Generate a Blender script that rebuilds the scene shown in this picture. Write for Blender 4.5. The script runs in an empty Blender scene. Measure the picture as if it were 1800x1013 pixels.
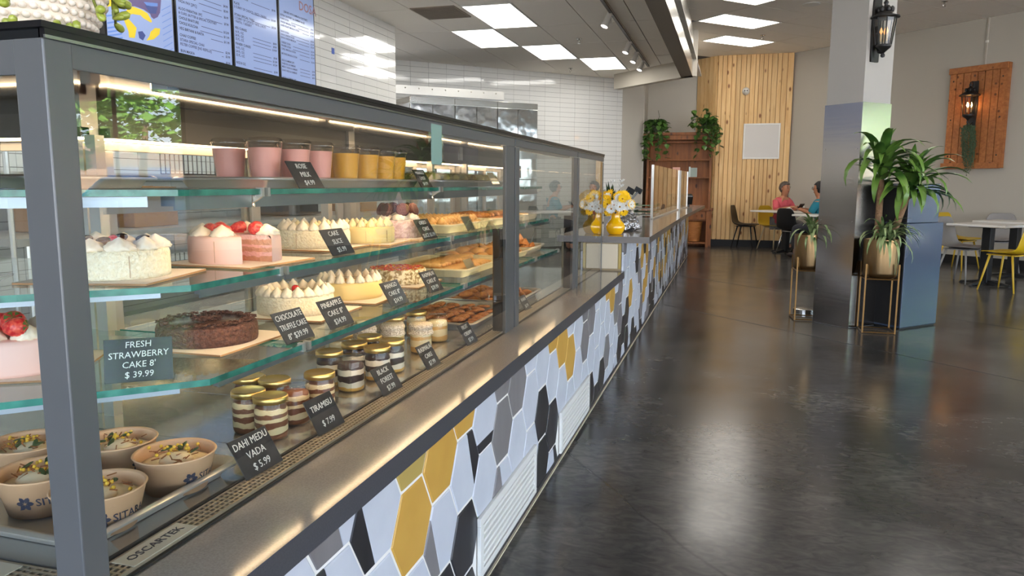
import bpy, bmesh, math, random
from mathutils import Vector, Matrix
from math import sin, cos, pi, radians, sqrt
random.seed(7)
SC = bpy.context.scene
COL = SC.collection
# ------------------------------------------------------------------ camera, world, sun, exposure
CAM_H = 1.2
def make_camera():
    yaw, pitch, roll, fpx = .2797, .137, .0038, 1327.0
    f = Vector((-sin(yaw)*cos(pitch), cos(yaw)*cos(pitch), -sin(pitch)))
    r0 = Vector((cos(yaw), sin(yaw), 0)); u0 = r0.cross(f)
    r = r0*cos(roll) + u0*sin(roll); u = u0*cos(roll) - r0*sin(roll)
    cd = bpy.data.cameras.new('camera'); cd.sensor_width = 36; cd.lens = 36*fpx/1800
    cd.clip_start = .02; cd.clip_end = 300
    o = bpy.data.objects.new('camera', cd); COL.objects.link(o)
    m = Matrix(((r.x, u.x, -f.x, 0), (r.y, u.y, -f.y, 0), (r.z, u.z, -f.z, CAM_H), (0, 0, 0, 1)))
    o.matrix_world = m
    SC.camera = o
make_camera()
SC.view_settings.view_transform = 'Standard'; SC.view_settings.look = 'None'
SC.view_settings.exposure = 0.0; SC.view_settings.gamma = 1; SC.view_settings.use_curve_mapping = False
SC.cycles.max_bounces = 10; SC.cycles.transparent_max_bounces = 32
SC.cycles.diffuse_bounces = 7; SC.cycles.glossy_bounces = 6
SC.cycles.sample_clamp_indirect = 6
SC.cycles.caustics_reflective = False; SC.cycles.caustics_refractive = False
SKY = 10; SUN = 115.0; PANEL_K = 11; PANEL_D = 9; LED = 40.0
W = bpy.data.worlds.new('sky'); SC.world = W; W.use_nodes = True
_n = W.node_tree.nodes; _l = W.node_tree.links
_bg = _n['Background']; _tc = _n.new('ShaderNodeTexCoord'); _sp = _n.new('ShaderNodeSeparateXYZ')
_rp = _n.new('ShaderNodeValToRGB'); _l.new(_tc.outputs['Generated'], _sp.inputs[0]); _l.new(_sp.outputs['Z'], _rp.inputs[0])
_rp.color_ramp.elements[0].color = (.85, .9, .98, 1); _rp.color_ramp.elements[0].position = 0
_rp.color_ramp.elements[1].color = (.16, .42, .9, 1); _rp.color_ramp.elements[1].position = .5
_l.new(_rp.outputs[0], _bg.inputs['Color']); _bg.inputs['Strength'].default_value = SKY
_sl = bpy.data.lights.new('sun', 'SUN'); _sl.energy = SUN; _sl.angle = .01; _sl.color = (1, .95, .85)
_so = bpy.data.objects.new('sun', _sl); COL.objects.link(_so)
_so.rotation_euler = Vector((-.45, -.35, 1.0)).to_track_quat('Z', 'Y').to_euler()
# ------------------------------------------------------------------ helpers
def L(r, g, b):   # sRGB 0-255 to linear
    f = lambda c: (c/255)/12.92 if c/255 <= .04045 else ((c/255+.055)/1.055)**2.4
    return (f(r), f(g), f(b), 1)
MATS = {}
def mat(name, col, rough=.5, metal=0, noise=None, bump=None, emis=None, coat=0, spec=.5, trans=0, stretch=(1, 1, 1), ior=1.45):
    if name in MATS: return MATS[name]
    m = bpy.data.materials.new(name); m.use_nodes = True; MATS[name] = m
    nt = m.node_tree; b = nt.nodes['Principled BSDF']
    b.inputs['Base Color'].default_value = col if len(col) == 4 else (*col, 1)
    b.inputs['Roughness'].default_value = rough; b.inputs['Metallic'].default_value = metal
    b.inputs['Specular IOR Level'].default_value = spec; b.inputs['IOR'].default_value = ior
    b.inputs['Coat Weight'].default_value = coat; b.inputs['Coat Roughness'].default_value = .08
    b.inputs['Transmission Weight'].default_value = trans
    if emis: b.inputs['Emission Color'].default_value = emis[0]; b.inputs['Emission Strength'].default_value = emis[1]
    if noise or bump:
        tc = nt.nodes.new('ShaderNodeTexCoord'); mp = nt.nodes.new('ShaderNodeMapping')
        mp.inputs['Scale'].default_value = stretch; nt.links.new(tc.outputs['Object'], mp.inputs[0])
    if noise:   # (scale, second colour, detail, contrast)
        t = nt.nodes.new('ShaderNodeTexNoise'); t.inputs['Scale'].default_value = noise[0]
        t.inputs['Detail'].default_value = noise[2] if len(noise) > 2 else 3
        r = nt.nodes.new('ShaderNodeValToRGB'); k = noise[3] if len(noise) > 3 else .2
        r.color_ramp.elements[0].position = .5-k; r.color_ramp.elements[1].position = .5+k
        r.color_ramp.elements[0].color = col if len(col) == 4 else (*col, 1); r.color_ramp.elements[1].color = noise[1]
        nt.links.new(mp.outputs[0], t.inputs['Vector']); nt.links.new(t.outputs['Fac'], r.inputs[0]); nt.links.new(r.outputs[0], b.inputs['Base Color'])
    if bump:
        t = nt.nodes.new('ShaderNodeTexNoise'); t.inputs['Scale'].default_value = bump[0]; t.inputs['Detail'].default_value = 2
        bn = nt.nodes.new('ShaderNodeBump'); bn.inputs['Strength'].default_value = bump[1]; bn.inputs['Distance'].default_value = bump[2] if len(bump) > 2 else .01
        nt.links.new(mp.outputs[0], t.inputs['Vector']); nt.links.new(t.outputs['Fac'], bn.inputs['Height']); nt.links.new(bn.outputs[0], b.inputs['Normal'])
    return m
def pane_mat(name, tint=(.97, .985, .98, 1), ior=1.5, rough=0.0, gain=1.0):
    """thin clear pane: a Fresnel mix of clear transmission and mirror reflection"""
    if name in MATS: return MATS[name]
    m = bpy.data.materials.new(name); m.use_nodes = True; MATS[name] = m
    nt = m.node_tree; nt.nodes.remove(nt.nodes['Principled BSDF']); out = nt.nodes['Material Output']
    t = nt.nodes.new('ShaderNodeBsdfTransparent'); t.inputs[0].default_value = tint
    g = nt.nodes.new('ShaderNodeBsdfGlossy'); g.inputs['Roughness'].default_value = rough
    fr = nt.nodes.new('ShaderNodeFresnel'); fr.inputs[0].default_value = ior
    mu = nt.nodes.new('ShaderNodeMath'); mu.operation = 'MULTIPLY'; mu.use_clamp = True; mu.inputs[1].default_value = gain
    mx = nt.nodes.new('ShaderNodeMixShader')
    ge = nt.nodes.new('ShaderNodeNewGeometry'); sb = nt.nodes.new('ShaderNodeMath'); sb.operation = 'MULTIPLY_ADD'; sb.inputs[1].default_value = -gain; sb.inputs[2].default_value = gain
    nt.links.new(ge.outputs['Backfacing'], sb.inputs[0]); nt.links.new(sb.outputs[0], mu.inputs[1])   # only the near face mirrors
    nt.links.new(fr.outputs[0], mu.inputs[0]); nt.links.new(mu.outputs[0], mx.inputs[0])
    nt.links.new(t.outputs[0], mx.inputs[1]); nt.links.new(g.outputs[0], mx.inputs[2]); nt.links.new(mx.outputs[0], out.inputs[0])
    return m
class MB:
    """collects shapes; build() links them as ONE mesh object"""
    def __init__(s): s.v = []; s.f = []; s.m = []; s.k = 0
    def add(s, vs, fs, k=None):
        o = len(s.v); s.v += [tuple(v) for v in vs]; s.f += [tuple(i+o for i in f) for f in fs]; s.m += [s.k if k is None else k]*len(fs); return s
    def box(s, x0, y0, z0, x1, y1, z1, M=None, k=None):
        vs = [Vector((x, y, z)) for z in (z0, z1) for y in (y0, y1) for x in (x0, x1)]
        if M: vs = [M @ v for v in vs]
        return s.add(vs, [(0, 2, 3, 1), (4, 5, 7, 6), (0, 1, 5, 4), (2, 6, 7, 3), (0, 4, 6, 2), (1, 3, 7, 5)], k)
    def prism(s, poly, z0, z1, M=None, k=None):
        n = len(poly); vs = [Vector((x, y, z0)) for x, y in poly]+[Vector((x, y, z1)) for x, y in poly]
        if M: vs = [M @ v for v in vs]
        a = sum(poly[i][0]*poly[(i+1) % n][1]-poly[(i+1) % n][0]*poly[i][1] for i in range(n))
        fs = [tuple(reversed(range(n))), tuple(range(n, 2*n))]+[(i, (i+1) % n, (i+1) % n+n, i+n) for i in range(n)]
        if a < 0: fs = [tuple(reversed(f)) for f in fs]
        return s.add(vs, fs, k)
    def lathe(s, prof, n=24, M=None, k=None, lobes=None, twist=0, cap=True):
        vs = []; fs = []; m = len(prof)
        for j, (r, z) in enumerate(prof):
            for i in range(n):
                a = 2*pi*i/n; rr = r
                if lobes: rr = r*(1+lobes[1]*cos(lobes[0]*(a+twist*z)))
                vs.append(Vector((rr*cos(a), rr*sin(a), z)))
        for j in range(m-1):
            for i in range(n):
                fs.append((j*n+i, j*n+(i+1) % n, (j+1)*n+(i+1) % n, (j+1)*n+i))
        if cap:
            if prof[0][0] > 1e-5: fs.append(tuple(reversed(range(n))))
            if prof[-1][0] > 1e-5: fs.append(tuple((m-1)*n+i for i in range(n)))
        if M: vs = [M @ v for v in vs]
        return s.add(vs, fs, k)
    def tube(s, pts, r, n=8, k=None, cap=True):
        pts = [Vector(p) for p in pts]; R = r if isinstance(r, (list, tuple)) else [r]*len(pts)
        vs = []; fs = []; up = None
        for i, p in enumerate(pts):
            d = (pts[min(i+1, len(pts)-1)]-pts[max(i-1, 0)]).normalized()
            if up is None: up = d.orthogonal().normalized()
            up = (up-d*up.dot(d)).normalized() if (up-d*up.dot(d)).length > 1e-6 else d.orthogonal().normalized()
            w = d.cross(up)
            for j in range(n):
                a = 2*pi*j/n; vs.append(p+(up*cos(a)+w*sin(a))*R[i])
        for i in range(len(pts)-1):
            for j in range(n): fs.append((i*n+j, i*n+(j+1) % n, (i+1)*n+(j+1) % n, (i+1)*n+j))
        if cap: fs += [tuple(reversed(range(n))), tuple((len(pts)-1)*n+j for j in range(n))]
        return s.add(vs, fs, k)
    def ball(s, c, r, n=10, m=7, sc=(1, 1, 1), k=None, M=None):
        T = Matrix.Translation(c) @ (M or Matrix.Identity(4)) @ Matrix.Diagonal((*sc, 1))
        return s.lathe([(r*sin(pi*i/m) if 0 < i < m else 1e-6, -r*cos(pi*i/m)) for i in range(m+1)], n, T, k, cap=False)
    def mesh(s, name, mats, smooth=False):
        me = bpy.data.meshes.new(name); me.from_pydata(s.v, [], s.f)
        ms = mats if isinstance(mats, (list, tuple)) else [mats]
        for q in ms: me.materials.append(q)
        if len(ms) > 1: me.polygons.foreach_set('material_index', s.m)
        me.update()
        if smooth: me.shade_smooth() if smooth is True else smooth_by_angle(me, smooth)
        return me
    def build(s, name, mats, parent=None, smooth=False, loc=None, bevel=0):
        o = obj(name, s.mesh(name, mats, smooth), parent, loc)
        if bevel:
            b = o.modifiers.new('bevel', 'BEVEL'); b.width = bevel; b.segments = 2; b.limit_method = 'ANGLE'; b.harden_normals = False
        return o
def smooth_by_angle(me, ang):
    bm = bmesh.new(); bm.from_mesh(me)
    for f in bm.faces: f.smooth = True
    for e in bm.edges:
        if len(e.link_faces) == 2 and e.calc_face_angle(0) > ang: e.smooth = False
    bm.to_mesh(me); bm.free()
def obj(name, me, parent=None, loc=None, rot=None):
    o = bpy.data.objects.new(name, me); COL.objects.link(o)
    if parent is not None: o.parent = parent
    if loc is not None: o.location = loc
    if rot is not None: o.rotation_euler = rot
    return o
def tag(o, label, cat, group=None):
    o['label'] = label; o['category'] = cat
    if group: o['group'] = group
    return o
def thing(name, label, cat, loc=(0, 0, 0), rz=0, group=None):
    o = obj(name, None, None, loc, (0, 0, rz)); o.empty_display_size = .05
    return tag(o, label, cat, group)
def struct(o): o['kind'] = 'structure'; return o
def stuff(o): o['kind'] = 'stuff'; return o
def dup(o, loc=None, rz=None, label=None, group=None, parent=None):
    c = o.copy(); COL.objects.link(c)
    if parent is not None: c.parent = parent
    if loc is not None: c.location = loc
    if rz is not None: c.rotation_euler = (0, 0, rz)
    if label: c['label'] = label
    if group: c['group'] = group
    for ch in list(o.children): dup(ch, parent=c)
    return c
def Rz(a): return Matrix.Rotation(a, 4, 'Z')
def Rx(a): return Matrix.Rotation(a, 4, 'X')
def Ry(a): return Matrix.Rotation(a, 4, 'Y')
def T(x, y, z): return Matrix.Translation((x, y, z))
def text(name, s, size, m, parent, M, align='LEFT', ext=0.0004, bold=0.0, shear=0, sx=1.0, maxw=None):
    c = bpy.data.curves.new(name, 'FONT'); c.body = s; c.size = size; c.align_x = align; c.align_y = 'CENTER'
    c.extrude = ext; c.offset = bold; c.resolution_u = 2; c.shear = shear; c.materials.append(m)
    t = bpy.data.objects.new(name, c); me = bpy.data.meshes.new_from_object(t); bpy.data.objects.remove(t)
    if maxw and len(me.vertices):
        wd = max(v.co.x for v in me.vertices)-min(v.co.x for v in me.vertices); sx = min(1.0, maxw/wd)
    o = obj(name, me, parent); o.matrix_local = M @ Matrix.Diagonal((sx, 1, 1, 1)); return o
def frame(o, x, n):   # matrix whose x axis is X, z axis is N (outwards), at origin o
    x = Vector(x).normalized(); n = Vector(n).normalized(); y = n.cross(x)
    return Matrix(((x.x, y.x, n.x, o[0]), (x.y, y.y, n.y, o[1]), (x.z, y.z, n.z, o[2]), (0, 0, 0, 1)))
def clip(poly, a, b, c):  # keep a*x+b*y<=c
    out = []
    for i in range(len(poly)):
        p, q = poly[i], poly[(i+1) % len(poly)]; dp, dq = a*p[0]+b*p[1]-c, a*q[0]+b*q[1]-c
        if dp <= 0: out.append(p)
        if dp*dq < 0: t = dp/(dp-dq); out.append((p[0]+(q[0]-p[0])*t, p[1]+(q[1]-p[1])*t))
    return out
# ------------------------------------------------------------------ room shell
M_WALL = mat('greige_paint', L(180, 173, 160), .75)
M_CEIL = mat('ceiling_tile_white', L(240, 234, 224), .85, bump=(120, .15, .004))
M_GRID = mat('ceiling_gap', L(95, 88, 80), .8)
M_BLACK = mat('black_vinyl_base', L(12, 11, 11), .6)
M_TILE = mat('white_glazed_tile', L(222, 220, 214), .07, coat=.3)
M_GROUT = mat('grey_grout', L(120, 116, 110), .9)
M_LIGHT = mat('panel_light', L(255, 250, 238), .5, emis=((1, .97, .91, 1), PANEL_K))
M_LIGHTD = mat('dining_panel_light', L(255, 248, 234), .5, emis=((1, .95, .87, 1), PANEL_D))
M_WHITEMETAL = mat('white_metal', L(225, 222, 214), .4)
CK, CD = 3.2, 3.66          # kitchen and dining ceiling heights
def floor_mat():
    m = mat('dark_stained_concrete', L(44, 40, 37), .2, spec=.38); nt = m.node_tree; N = nt.nodes; K = nt.links; b = N['Principled BSDF']
    tc = N.new('ShaderNodeTexCoord')
    def nz(sc, det, dist=0, stretch=(1, 1, 1)):
        mp = N.new('ShaderNodeMapping'); mp.inputs['Scale'].default_value = stretch; K.new(tc.outputs['Object'], mp.inputs[0])
        t = N.new('ShaderNodeTexNoise'); t.inputs['Scale'].default_value = sc; t.inputs['Detail'].default_value = det; t.inputs['Distortion'].default_value = dist
        K.new(mp.outputs[0], t.inputs['Vector']); return t.outputs['Fac']
    def ramp(src, a, b_, c0, c1):
        r = N.new('ShaderNodeValToRGB'); r.color_ramp.elements[0].position = a; r.color_ramp.elements[1].position = b_
        r.color_ramp.elements[0].color = c0; r.color_ramp.elements[1].color = c1; K.new(src, r.inputs[0]); return r.outputs[0]
    c = ramp(nz(1.3, 8, .6), .3, .72, L(53, 52, 51), L(106, 103, 99))
    fine = ramp(nz(14, 6, 1.2, (1, 1.8, 1)), .35, .75, (.62, .62, .62, 1), (1.25, 1.22, 1.18, 1))
    mx = N.new('ShaderNodeMix'); mx.data_type = 'RGBA'; mx.blend_type = 'MULTIPLY'; mx.inputs[0].default_value = 1
    K.new(c, mx.inputs[6]); K.new(fine, mx.inputs[7])
    # hairline cracks
    v = N.new('ShaderNodeTexVoronoi'); v.feature = 'DISTANCE_TO_EDGE'; v.inputs['Scale'].default_value = .42
    mp = N.new('ShaderNodeMapping'); K.new(tc.outputs['Object'], mp.inputs[0])
    wn = N.new('ShaderNodeTexNoise'); wn.inputs['Scale'].default_value = 2.5; wn.inputs['Detail'].default_value = 6
    K.new(tc.outputs['Object'], wn.inputs['Vector'])
    av = N.new('ShaderNodeMix'); av.data_type = 'VECTOR'; av.inputs[0].default_value = .12
    K.new(mp.outputs[0], av.inputs[4]); K.new(wn.outputs['Color'], av.inputs[5]); K.new(av.outputs[1], v.inputs['Vector'])
    ck = ramp(v.outputs['Distance'], .0, .0035, (.35, .35, .35, 1), (1, 1, 1, 1))
    m2 = N.new('ShaderNodeMix'); m2.data_type = 'RGBA'; m2.blend_type = 'MULTIPLY'; m2.inputs[0].default_value = .7
    K.new(mx.outputs[2], m2.inputs[6]); K.new(ck, m2.inputs[7]); K.new(m2.outputs[2], b.inputs['Base Color'])
    rr = N.new('ShaderNodeMapRange'); rr.inputs[3].default_value = .12; rr.inputs[4].default_value = .27
    K.new(nz(3.2, 6), rr.inputs[0]); K.new(rr.outputs[0], b.inputs['Roughness'])
    bp = N.new('ShaderNodeBump'); bp.inputs['Strength'].default_value = .05; bp.inputs['Distance'].default_value = .004
    K.new(nz(2.2, 3, .3), bp.inputs['Height']); K.new(bp.outputs[0], b.inputs['Normal'])
    return m
fl = struct(MB().box(-9, -6, -.1, 13, 18, 0).build('floor', floor_mat()))
# saw-cut joints in the slab, shallow dark strips sunk level with it
M_JOINT = mat('joint_sealant', L(26, 24, 23), .5)
for c in (9.6, 7.05):
    j = MB(); a = Vector((-.6, c+.6, 0)); d = Vector((1, -1, 0)).normalized(); M = frame(a, d, (0, 0, 1))
    j.box(0, -.004, -.002, 9, .004, .0006, M); j.build('saw_cut_joint', M_JOINT, fl)
# ---- kitchen ceiling (z 3.2) and dining ceiling (z 3.66)
kc = struct(MB().prism([(-4.3, -4), (-.86, -4), (-.86, 13.1), (-2.3, 14.75), (-4.3, 12.9), (-6.5, 10.6), (-6.5, -4)], CK+.012, CK+.1).build('ceiling', M_GRID))
dc = struct(MB().prism([(-.7, -4), (13, -4), (13, 3.5), (-.2, 17.2), (-3, 17.2), (-3, 13.2), (-.7, 13.2)], CD+.012, CD+.1).build('ceiling', M_GRID))
lights_k = {(2, 0), (1, 1), (2, 2), (3, 3), (2, -2), (3, -4), (1, -4)}  # negative rows are unseen panels added to light the room
tile_me = {}
def ceiling_tile(parent, w, l, z, M, light=False):
    key = (w, l, z)
    if key not in tile_me: tile_me[key] = MB().box(-w/2+.006, -l/2+.006, 0, w/2-.006, l/2-.006, .014).mesh('ceiling_tile', M_CEIL)
    o = obj('ceiling_tile', tile_me[key], parent); o.matrix_local = M; return o
X0, Y0, PX, PY = -4.25, 8.42, .61, 1.29
KLAB = {(2, 0): 'lit square ceiling panel over kitchen, largest and nearest the menu wall', (1, 1): 'lit ceiling panel closest to the white tiled corner', (2, 2): 'lit ceiling panel third along the kitchen diagonal', (3, 3): 'lit ceiling panel beside the track spotlights, farthest of the kitchen four'}
def light_panel(name, label, w, l, M, m, group=None):
    t = thing(name, label, 'ceiling light', group=group); t.matrix_world = M
    d = MB().box(-w/2+.02, -l/2+.02, -.002, w/2-.02, l/2-.02, .008).build('diffuser', m, t)
    f = MB()
    for a, b in ((-w/2+.004, -w/2+.022), (w/2-.022, w/2-.004)): f.box(a, -l/2+.004, -.006, b, l/2-.004, .012)
    for a, b in ((-l/2+.004, -l/2+.022), (l/2-.022, l/2-.004)): f.box(-w/2+.022, a, -.006, w/2-.022, b, .012)
    f.build('frame', M_WHITEMETAL, t); return t
for i in range(-5, 6):
    for k in range(-10, 5):
        cx, cy = X0+(i+.5)*PX-.02, Y0+(k+.5)*PY
        if cx-.2 > -.9 or cy-cx > 17.9 or (i < 0 and cy < 9.0): continue
        M = T(cx, cy, CK)
        if (i, k) in lights_k:
            light_panel('ceiling_light', KLAB.get((i, k), 'unseen kitchen ceiling panel added to light the near half of the room'), PX, PY, M, M_LIGHT, None if (i, k) in KLAB else 'added kitchen ceiling panels out of view')
        elif k >= -3: ceiling_tile(kc, PX, PY, 0, T(cx, cy, CK))
        else: ceiling_tile(kc, PX, PY, 0, T(cx, cy, CK))
# brownish air return and sprinkler heads
v = thing('air_vent', 'brownish flush return air grille in the kitchen ceiling', 'vent', (-3.37, 8.66, CK-.006))
MB().box(-.27, -.3, -.004, .27, .3, .012).build('grille_frame', mat('vent_frame', L(120, 108, 94), .6), v)
g = MB()
for i in range(14): g.box(-.25, -.28+i*.04, -.008, .25, -.255+i*.04, -.003)
g.build('grille_slats', mat('vent_slat', L(104, 92, 78), .6), v)
def sprinkler(x, y, z, label):
    t = thing('sprinkler_head', label, 'sprinkler', (x, y, z))
    MB().lathe([(.04, 0), (.04, -.006), (.02, -.01), (.012, -.012), (.012, -.03)], 16).build('escutcheon', mat('chrome', L(190, 188, 184), .2, 1), t, .6)
    s = MB()
    for sx in (-1, 1): s.tube([(sx*.012, 0, -.028), (sx*.017, 0, -.045), (sx*.004, 0, -.062)], .003, 6)
    s.build('yoke', mat('chrome', 0), t)
    MB().lathe([(.001, -.062), (.022, -.064), (.022, -.067), (.001, -.068)], 14).build('deflector', mat('chrome', 0), t)
sprinkler(-2.11, 10.67, CK, 'small sprinkler head in kitchen ceiling near the track spotlights')
sprinkler(-2.77, 13.29, CK, 'small sprinkler head in kitchen ceiling by the back tiled wall')
sprinkler(.40, 13.6, CD, 'sprinkler head hanging beside the farthest dining ceiling panel')
sprinkler(2.66, 11.8, CD, 'sprinkler head in dining ceiling near the wooden wall board')
# dining ceiling, grid turned 45 degrees
U = Vector((1, 1, 0)).normalized(); V = Vector((1, -1, 0)).normalized()
G0 = Vector((-.61, 12.2, CD))          # corner of the middle light
def dcell(i, k): return G0+V*(.585*(i+.5))+U*(1.18*(k+.5))
dl = {(0, 0): 'middle of three lit ceiling panels above the dining floor', (-2, 1): 'lit ceiling panel nearest the knotty pine wall', (2, -1): 'lit dining ceiling panel cut off by the top of the picture'}
added_l = {(5, -4), (1, -5), (7, -1), (10, -3), (12, -7), (3, -8), (8, -6)}  # unseen panels added to brighten the dining side
for i in range(-4, 18):
    for k in range(-9, 4):
        c = dcell(i, k)
        if c.x < -.85 and c.y < 13.2: continue
        if c.x+c.y > 16.75 or c.x < -2.6 or c.y > 15.85 or c.y < -3 or c.x > 12: continue
        M = frame(c, V, (0, 0, 1))
        if (i, k) in dl: light_panel('ceiling_light', dl[(i, k)], .585, 1.18, M, M_LIGHTD)
        elif (i, k) in added_l: light_panel('ceiling_light', 'unseen dining ceiling panel added to light the open floor', .585, 1.18, M, M_LIGHTD, 'added dining panels out of view')
        elif k > -6 and c.y > 5: ceiling_tile(dc, .585, 1.18, 1, M)
        else: ceiling_tile(dc, .585, 1.18, 1, M)
sp = thing('ceiling_speaker', 'round white speaker grille flush in the dining ceiling', 'speaker', (.95, 11.5, CD))
MB().lathe([(.12, -.001), (.12, -.008), (.105, -.01)], 32).build('rim', M_WHITEMETAL, sp, .6)
MB().lathe([(.104, -.006), (.001, -.009)], 32, cap=False).build('grille', mat('speaker_grille', L(150, 144, 134), .7, bump=(900, .5, .002)), sp)
# ---- soffit beam over the counter with brushed metal outer face
so = struct(MB().box(-.863, -4, 2.935, -.676, 13.0, CD+.01).build('trim_1', mat('soffit_paint', L(118, 108, 96), .8)))
MB().box(-.676, -4, 2.935, -.672, 13.0, CD).build('metal_fascia', mat('brushed_aluminium', L(222, 220, 214), .24, 1, bump=(6, .25, .03), stretch=(1, 3, .4)), so)
bp = MB(); M = frame(Vector((-.676, 12.95, 2.935)), Vector((-1, 1, 0)), Vector((0, 0, 1)))
bp.box(-.1, 0, 0, 1.95, .14, .73, M)
struct(bp.build('trim_2', M_WALL))
# ---- walls
def tile_wall(name, M, s0, s1, z0, z1, pw, ph, vis, off=(0, 0)):
    """M: x along wall, y up, z outwards.  tiles inside VIS are separate pieces, the rest one mesh"""
    w = struct(MB().box(s0, z0, -.1, s1, z1, 0, M).build(name, M_GROUT))
    me = MB().box(-pw/2+.002, -ph/2+.002, 0, pw/2-.002, ph/2-.002, .006).mesh('tile', M_TILE)
    rest = MB(); i = 0; n = 0
    x = s0+pw/2+off[0]
    while x-pw/2 < s1-.01:
        y = z1-ph/2-off[1]
        while y > z0+ph*.4:
            a0, a1 = max(x-pw/2, s0), min(x+pw/2, s1)
            if n < 299 and vis(x, y) and a1-a0 > pw-.01:
                o = obj('tile', me, w); o.matrix_local = M @ T(x, y, random.uniform(-.0006, .0008)) @ Ry(random.uniform(-.004, .004)) @ Rx(random.uniform(-.006, .006)); n += 1
            elif a1-a0 > .02: rest.box(a0+.002, y-ph/2+.002, 0, a1-.002, y+ph/2-.002, .006, M)
            y -= ph
        x += pw
    if rest.v: stuff(rest.build('tiles_far', M_TILE, w))
    return w
ML = frame(Vector((-4.25, 0, 0)), Vector((0, 1, 0)), Vector((1, 0, 0)))
tile_wall('wall_left', ML, -1, 9.27, 0, CK, .335, .083, lambda s, z: s > 7.0 and z > 2.0 or (s > 3.9 and s < 4.45 and z > 2.1))
MBk = frame(Vector((-5.336, 11.66, 0)), Vector((1, 1, 0)), Vector((1, -1, 0)))
tile_wall('wall_back', MBk, -.6, 4.6, 0, CK, .325, .0855, lambda s, z: s > .0 and z > 1.55, (.2, 0))
struct(MB().box(-6.4, 9.1, 0, -4.30, 9.26, CK).build('wall_side', M_WALL))
E0 = Vector((-5.336, 11.66, 0))+U*4.6
gw = MB(); MG = frame(E0, U, V)
gw.box(0, 0, -.1, .55, CD, .005, MG)
p1 = E0+U*.55
gw.box(p1.x-.03, p1.y-.03, 0, p1.x+.0, 16.0, CD)
gw.box(p1.x-.05, 15.87, 0, -.55, 16.0, CD)
struct(gw.build('wall_far', M_WALL))
# right wall x+y=16.6 with storefront window beyond the frame
RW = Vector((1.05, 15.55, 0)); MR = frame(RW, V, Vector((-1, -1, 0)))      # x along, y = up?, z out
MR = Matrix(((V.x, 0, -U.x, RW.x), (V.y, 0, -U.y, RW.y), (0, 1, 0, 0), (0, 0, 0, 1)))
wr = MB()
wr.box(-.1, 0, -.12, 7.75, CD, 0, MR)
wr.box(7.75, 3.2, -.12, 17, CD, 0, MR); wr.box(7.75, 0, -.12, 17, .08, 0, MR)
struct(wr.build('wall_right', M_WALL))
struct(MB().box(-.05, 0, .001, 7.75, .13, .014, MR).build('baseboard_right', M_BLACK))
# back of the room behind the camera: unseen wall, wide openings added to let sky light in
wb = MB(); wb.box(-6.5, -4.1, 0, -3, -4, CD); wb.box(-3, -4.1, 2.9, 9, -4, CD); wb.box(2.2, -4.1, 0, 2.6, -4, 2.9)
wb.box(-6.6, -4, 0, -6.5, 11, CK)
struct(wb.build('wall_front', M_WALL))
# ---- knotty pine wall, planks built one by one
def pine_mat(name, a, b, c, seed=0):
    m = mat(name, a, .55); nt = m.node_tree; N = nt.nodes; K = nt.links; bs = N['Principled BSDF']
    tc = N.new('ShaderNodeTexCoord'); oi = N.new('ShaderNodeObjectInfo'); ad = N.new('ShaderNodeVectorMath'); ad.operation = 'ADD'
    cb = N.new('ShaderNodeCombineXYZ'); mu = N.new('ShaderNodeMath'); mu.operation = 'MULTIPLY'; mu.inputs[1].default_value = 37
    K.new(oi.outputs['Random'], mu.inputs[0]); K.new(mu.outputs[0], cb.inputs[2]); K.new(mu.outputs[0], cb.inputs[0])
    K.new(tc.outputs['Object'], ad.inputs[0]); K.new(cb.outputs[0], ad.inputs[1])
    mp = N.new('ShaderNodeMapping'); mp.inputs['Scale'].default_value = (9, 9, .8); K.new(ad.outputs[0], mp.inputs[0])
    t = N.new('ShaderNodeTexNoise'); t.inputs['Scale'].default_value = 2.2; t.inputs['Detail'].default_value = 6; t.inputs['Distortion'].default_value = .8; K.new(mp.outputs[0], t.inputs['Vector'])
    r = N.new('ShaderNodeValToRGB'); r.color_ramp.elements[0].position = .3; r.color_ramp.elements[1].position = .75; r.color_ramp.elements[0].color = a; r.color_ramp.elements[1].color = b
    K.new(t.outputs['Fac'], r.inputs[0])
    mk = N.new('ShaderNodeMapping'); mk.inputs['Scale'].default_value = (7, 7, 3.4); K.new(ad.outputs[0], mk.inputs[0])
    v = N.new('ShaderNodeTexVoronoi'); v.inputs['Scale'].default_value = 1.0; K.new(mk.outputs[0], v.inputs['Vector'])
    kr = N.new('ShaderNodeValToRGB'); kr.color_ramp.elements[0].position = .09; kr.color_ramp.elements[1].position = .18; kr.color_ramp.elements[0].color = (1, 1, 1, 1); kr.color_ramp.elements[1].color = (0, 0, 0, 1)
    K.new(v.outputs['Distance'], kr.inputs[0])
    mx = N.new('ShaderNodeMix'); mx.data_type = 'RGBA'; K.new(kr.outputs[0], mx.inputs[0]); K.new(r.outputs[0], mx.inputs[6]); mx.inputs[7].default_value = c
    hv = N.new('ShaderNodeHueSaturation'); mr = N.new('ShaderNodeMapRange'); mr.inputs[3].default_value = .86; mr.inputs[4].default_value = 1.12
    K.new(oi.outputs['Random'], mr.inputs[0]); K.new(mr.outputs[0], hv.inputs['Value']); K.new(mx.outputs[2], hv.inputs['Color']); K.new(hv.outputs[0], bs.inputs['Base Color'])
    return m
M_PINE = pine_mat('knotty_pine', L(230, 194, 136), L(206, 160, 100), L(128, 76, 34))
M_PINE2 = pine_mat('stained_pine', L(142, 86, 40), L(106, 58, 24), L(58, 28, 10))
M_BOARD = pine_mat('cedar_board', L(180, 114, 62), L(142, 82, 40), L(78, 40, 18))
pw = struct(MB().prism([(-.33, 15.5), (1.04, 15.5), (1.04, 15.7), (-.55, 15.9), (-.72, 15.86)], 0, CD).build('wall_pine', mat('pine_backing', L(150, 108, 62), .8)))
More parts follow.
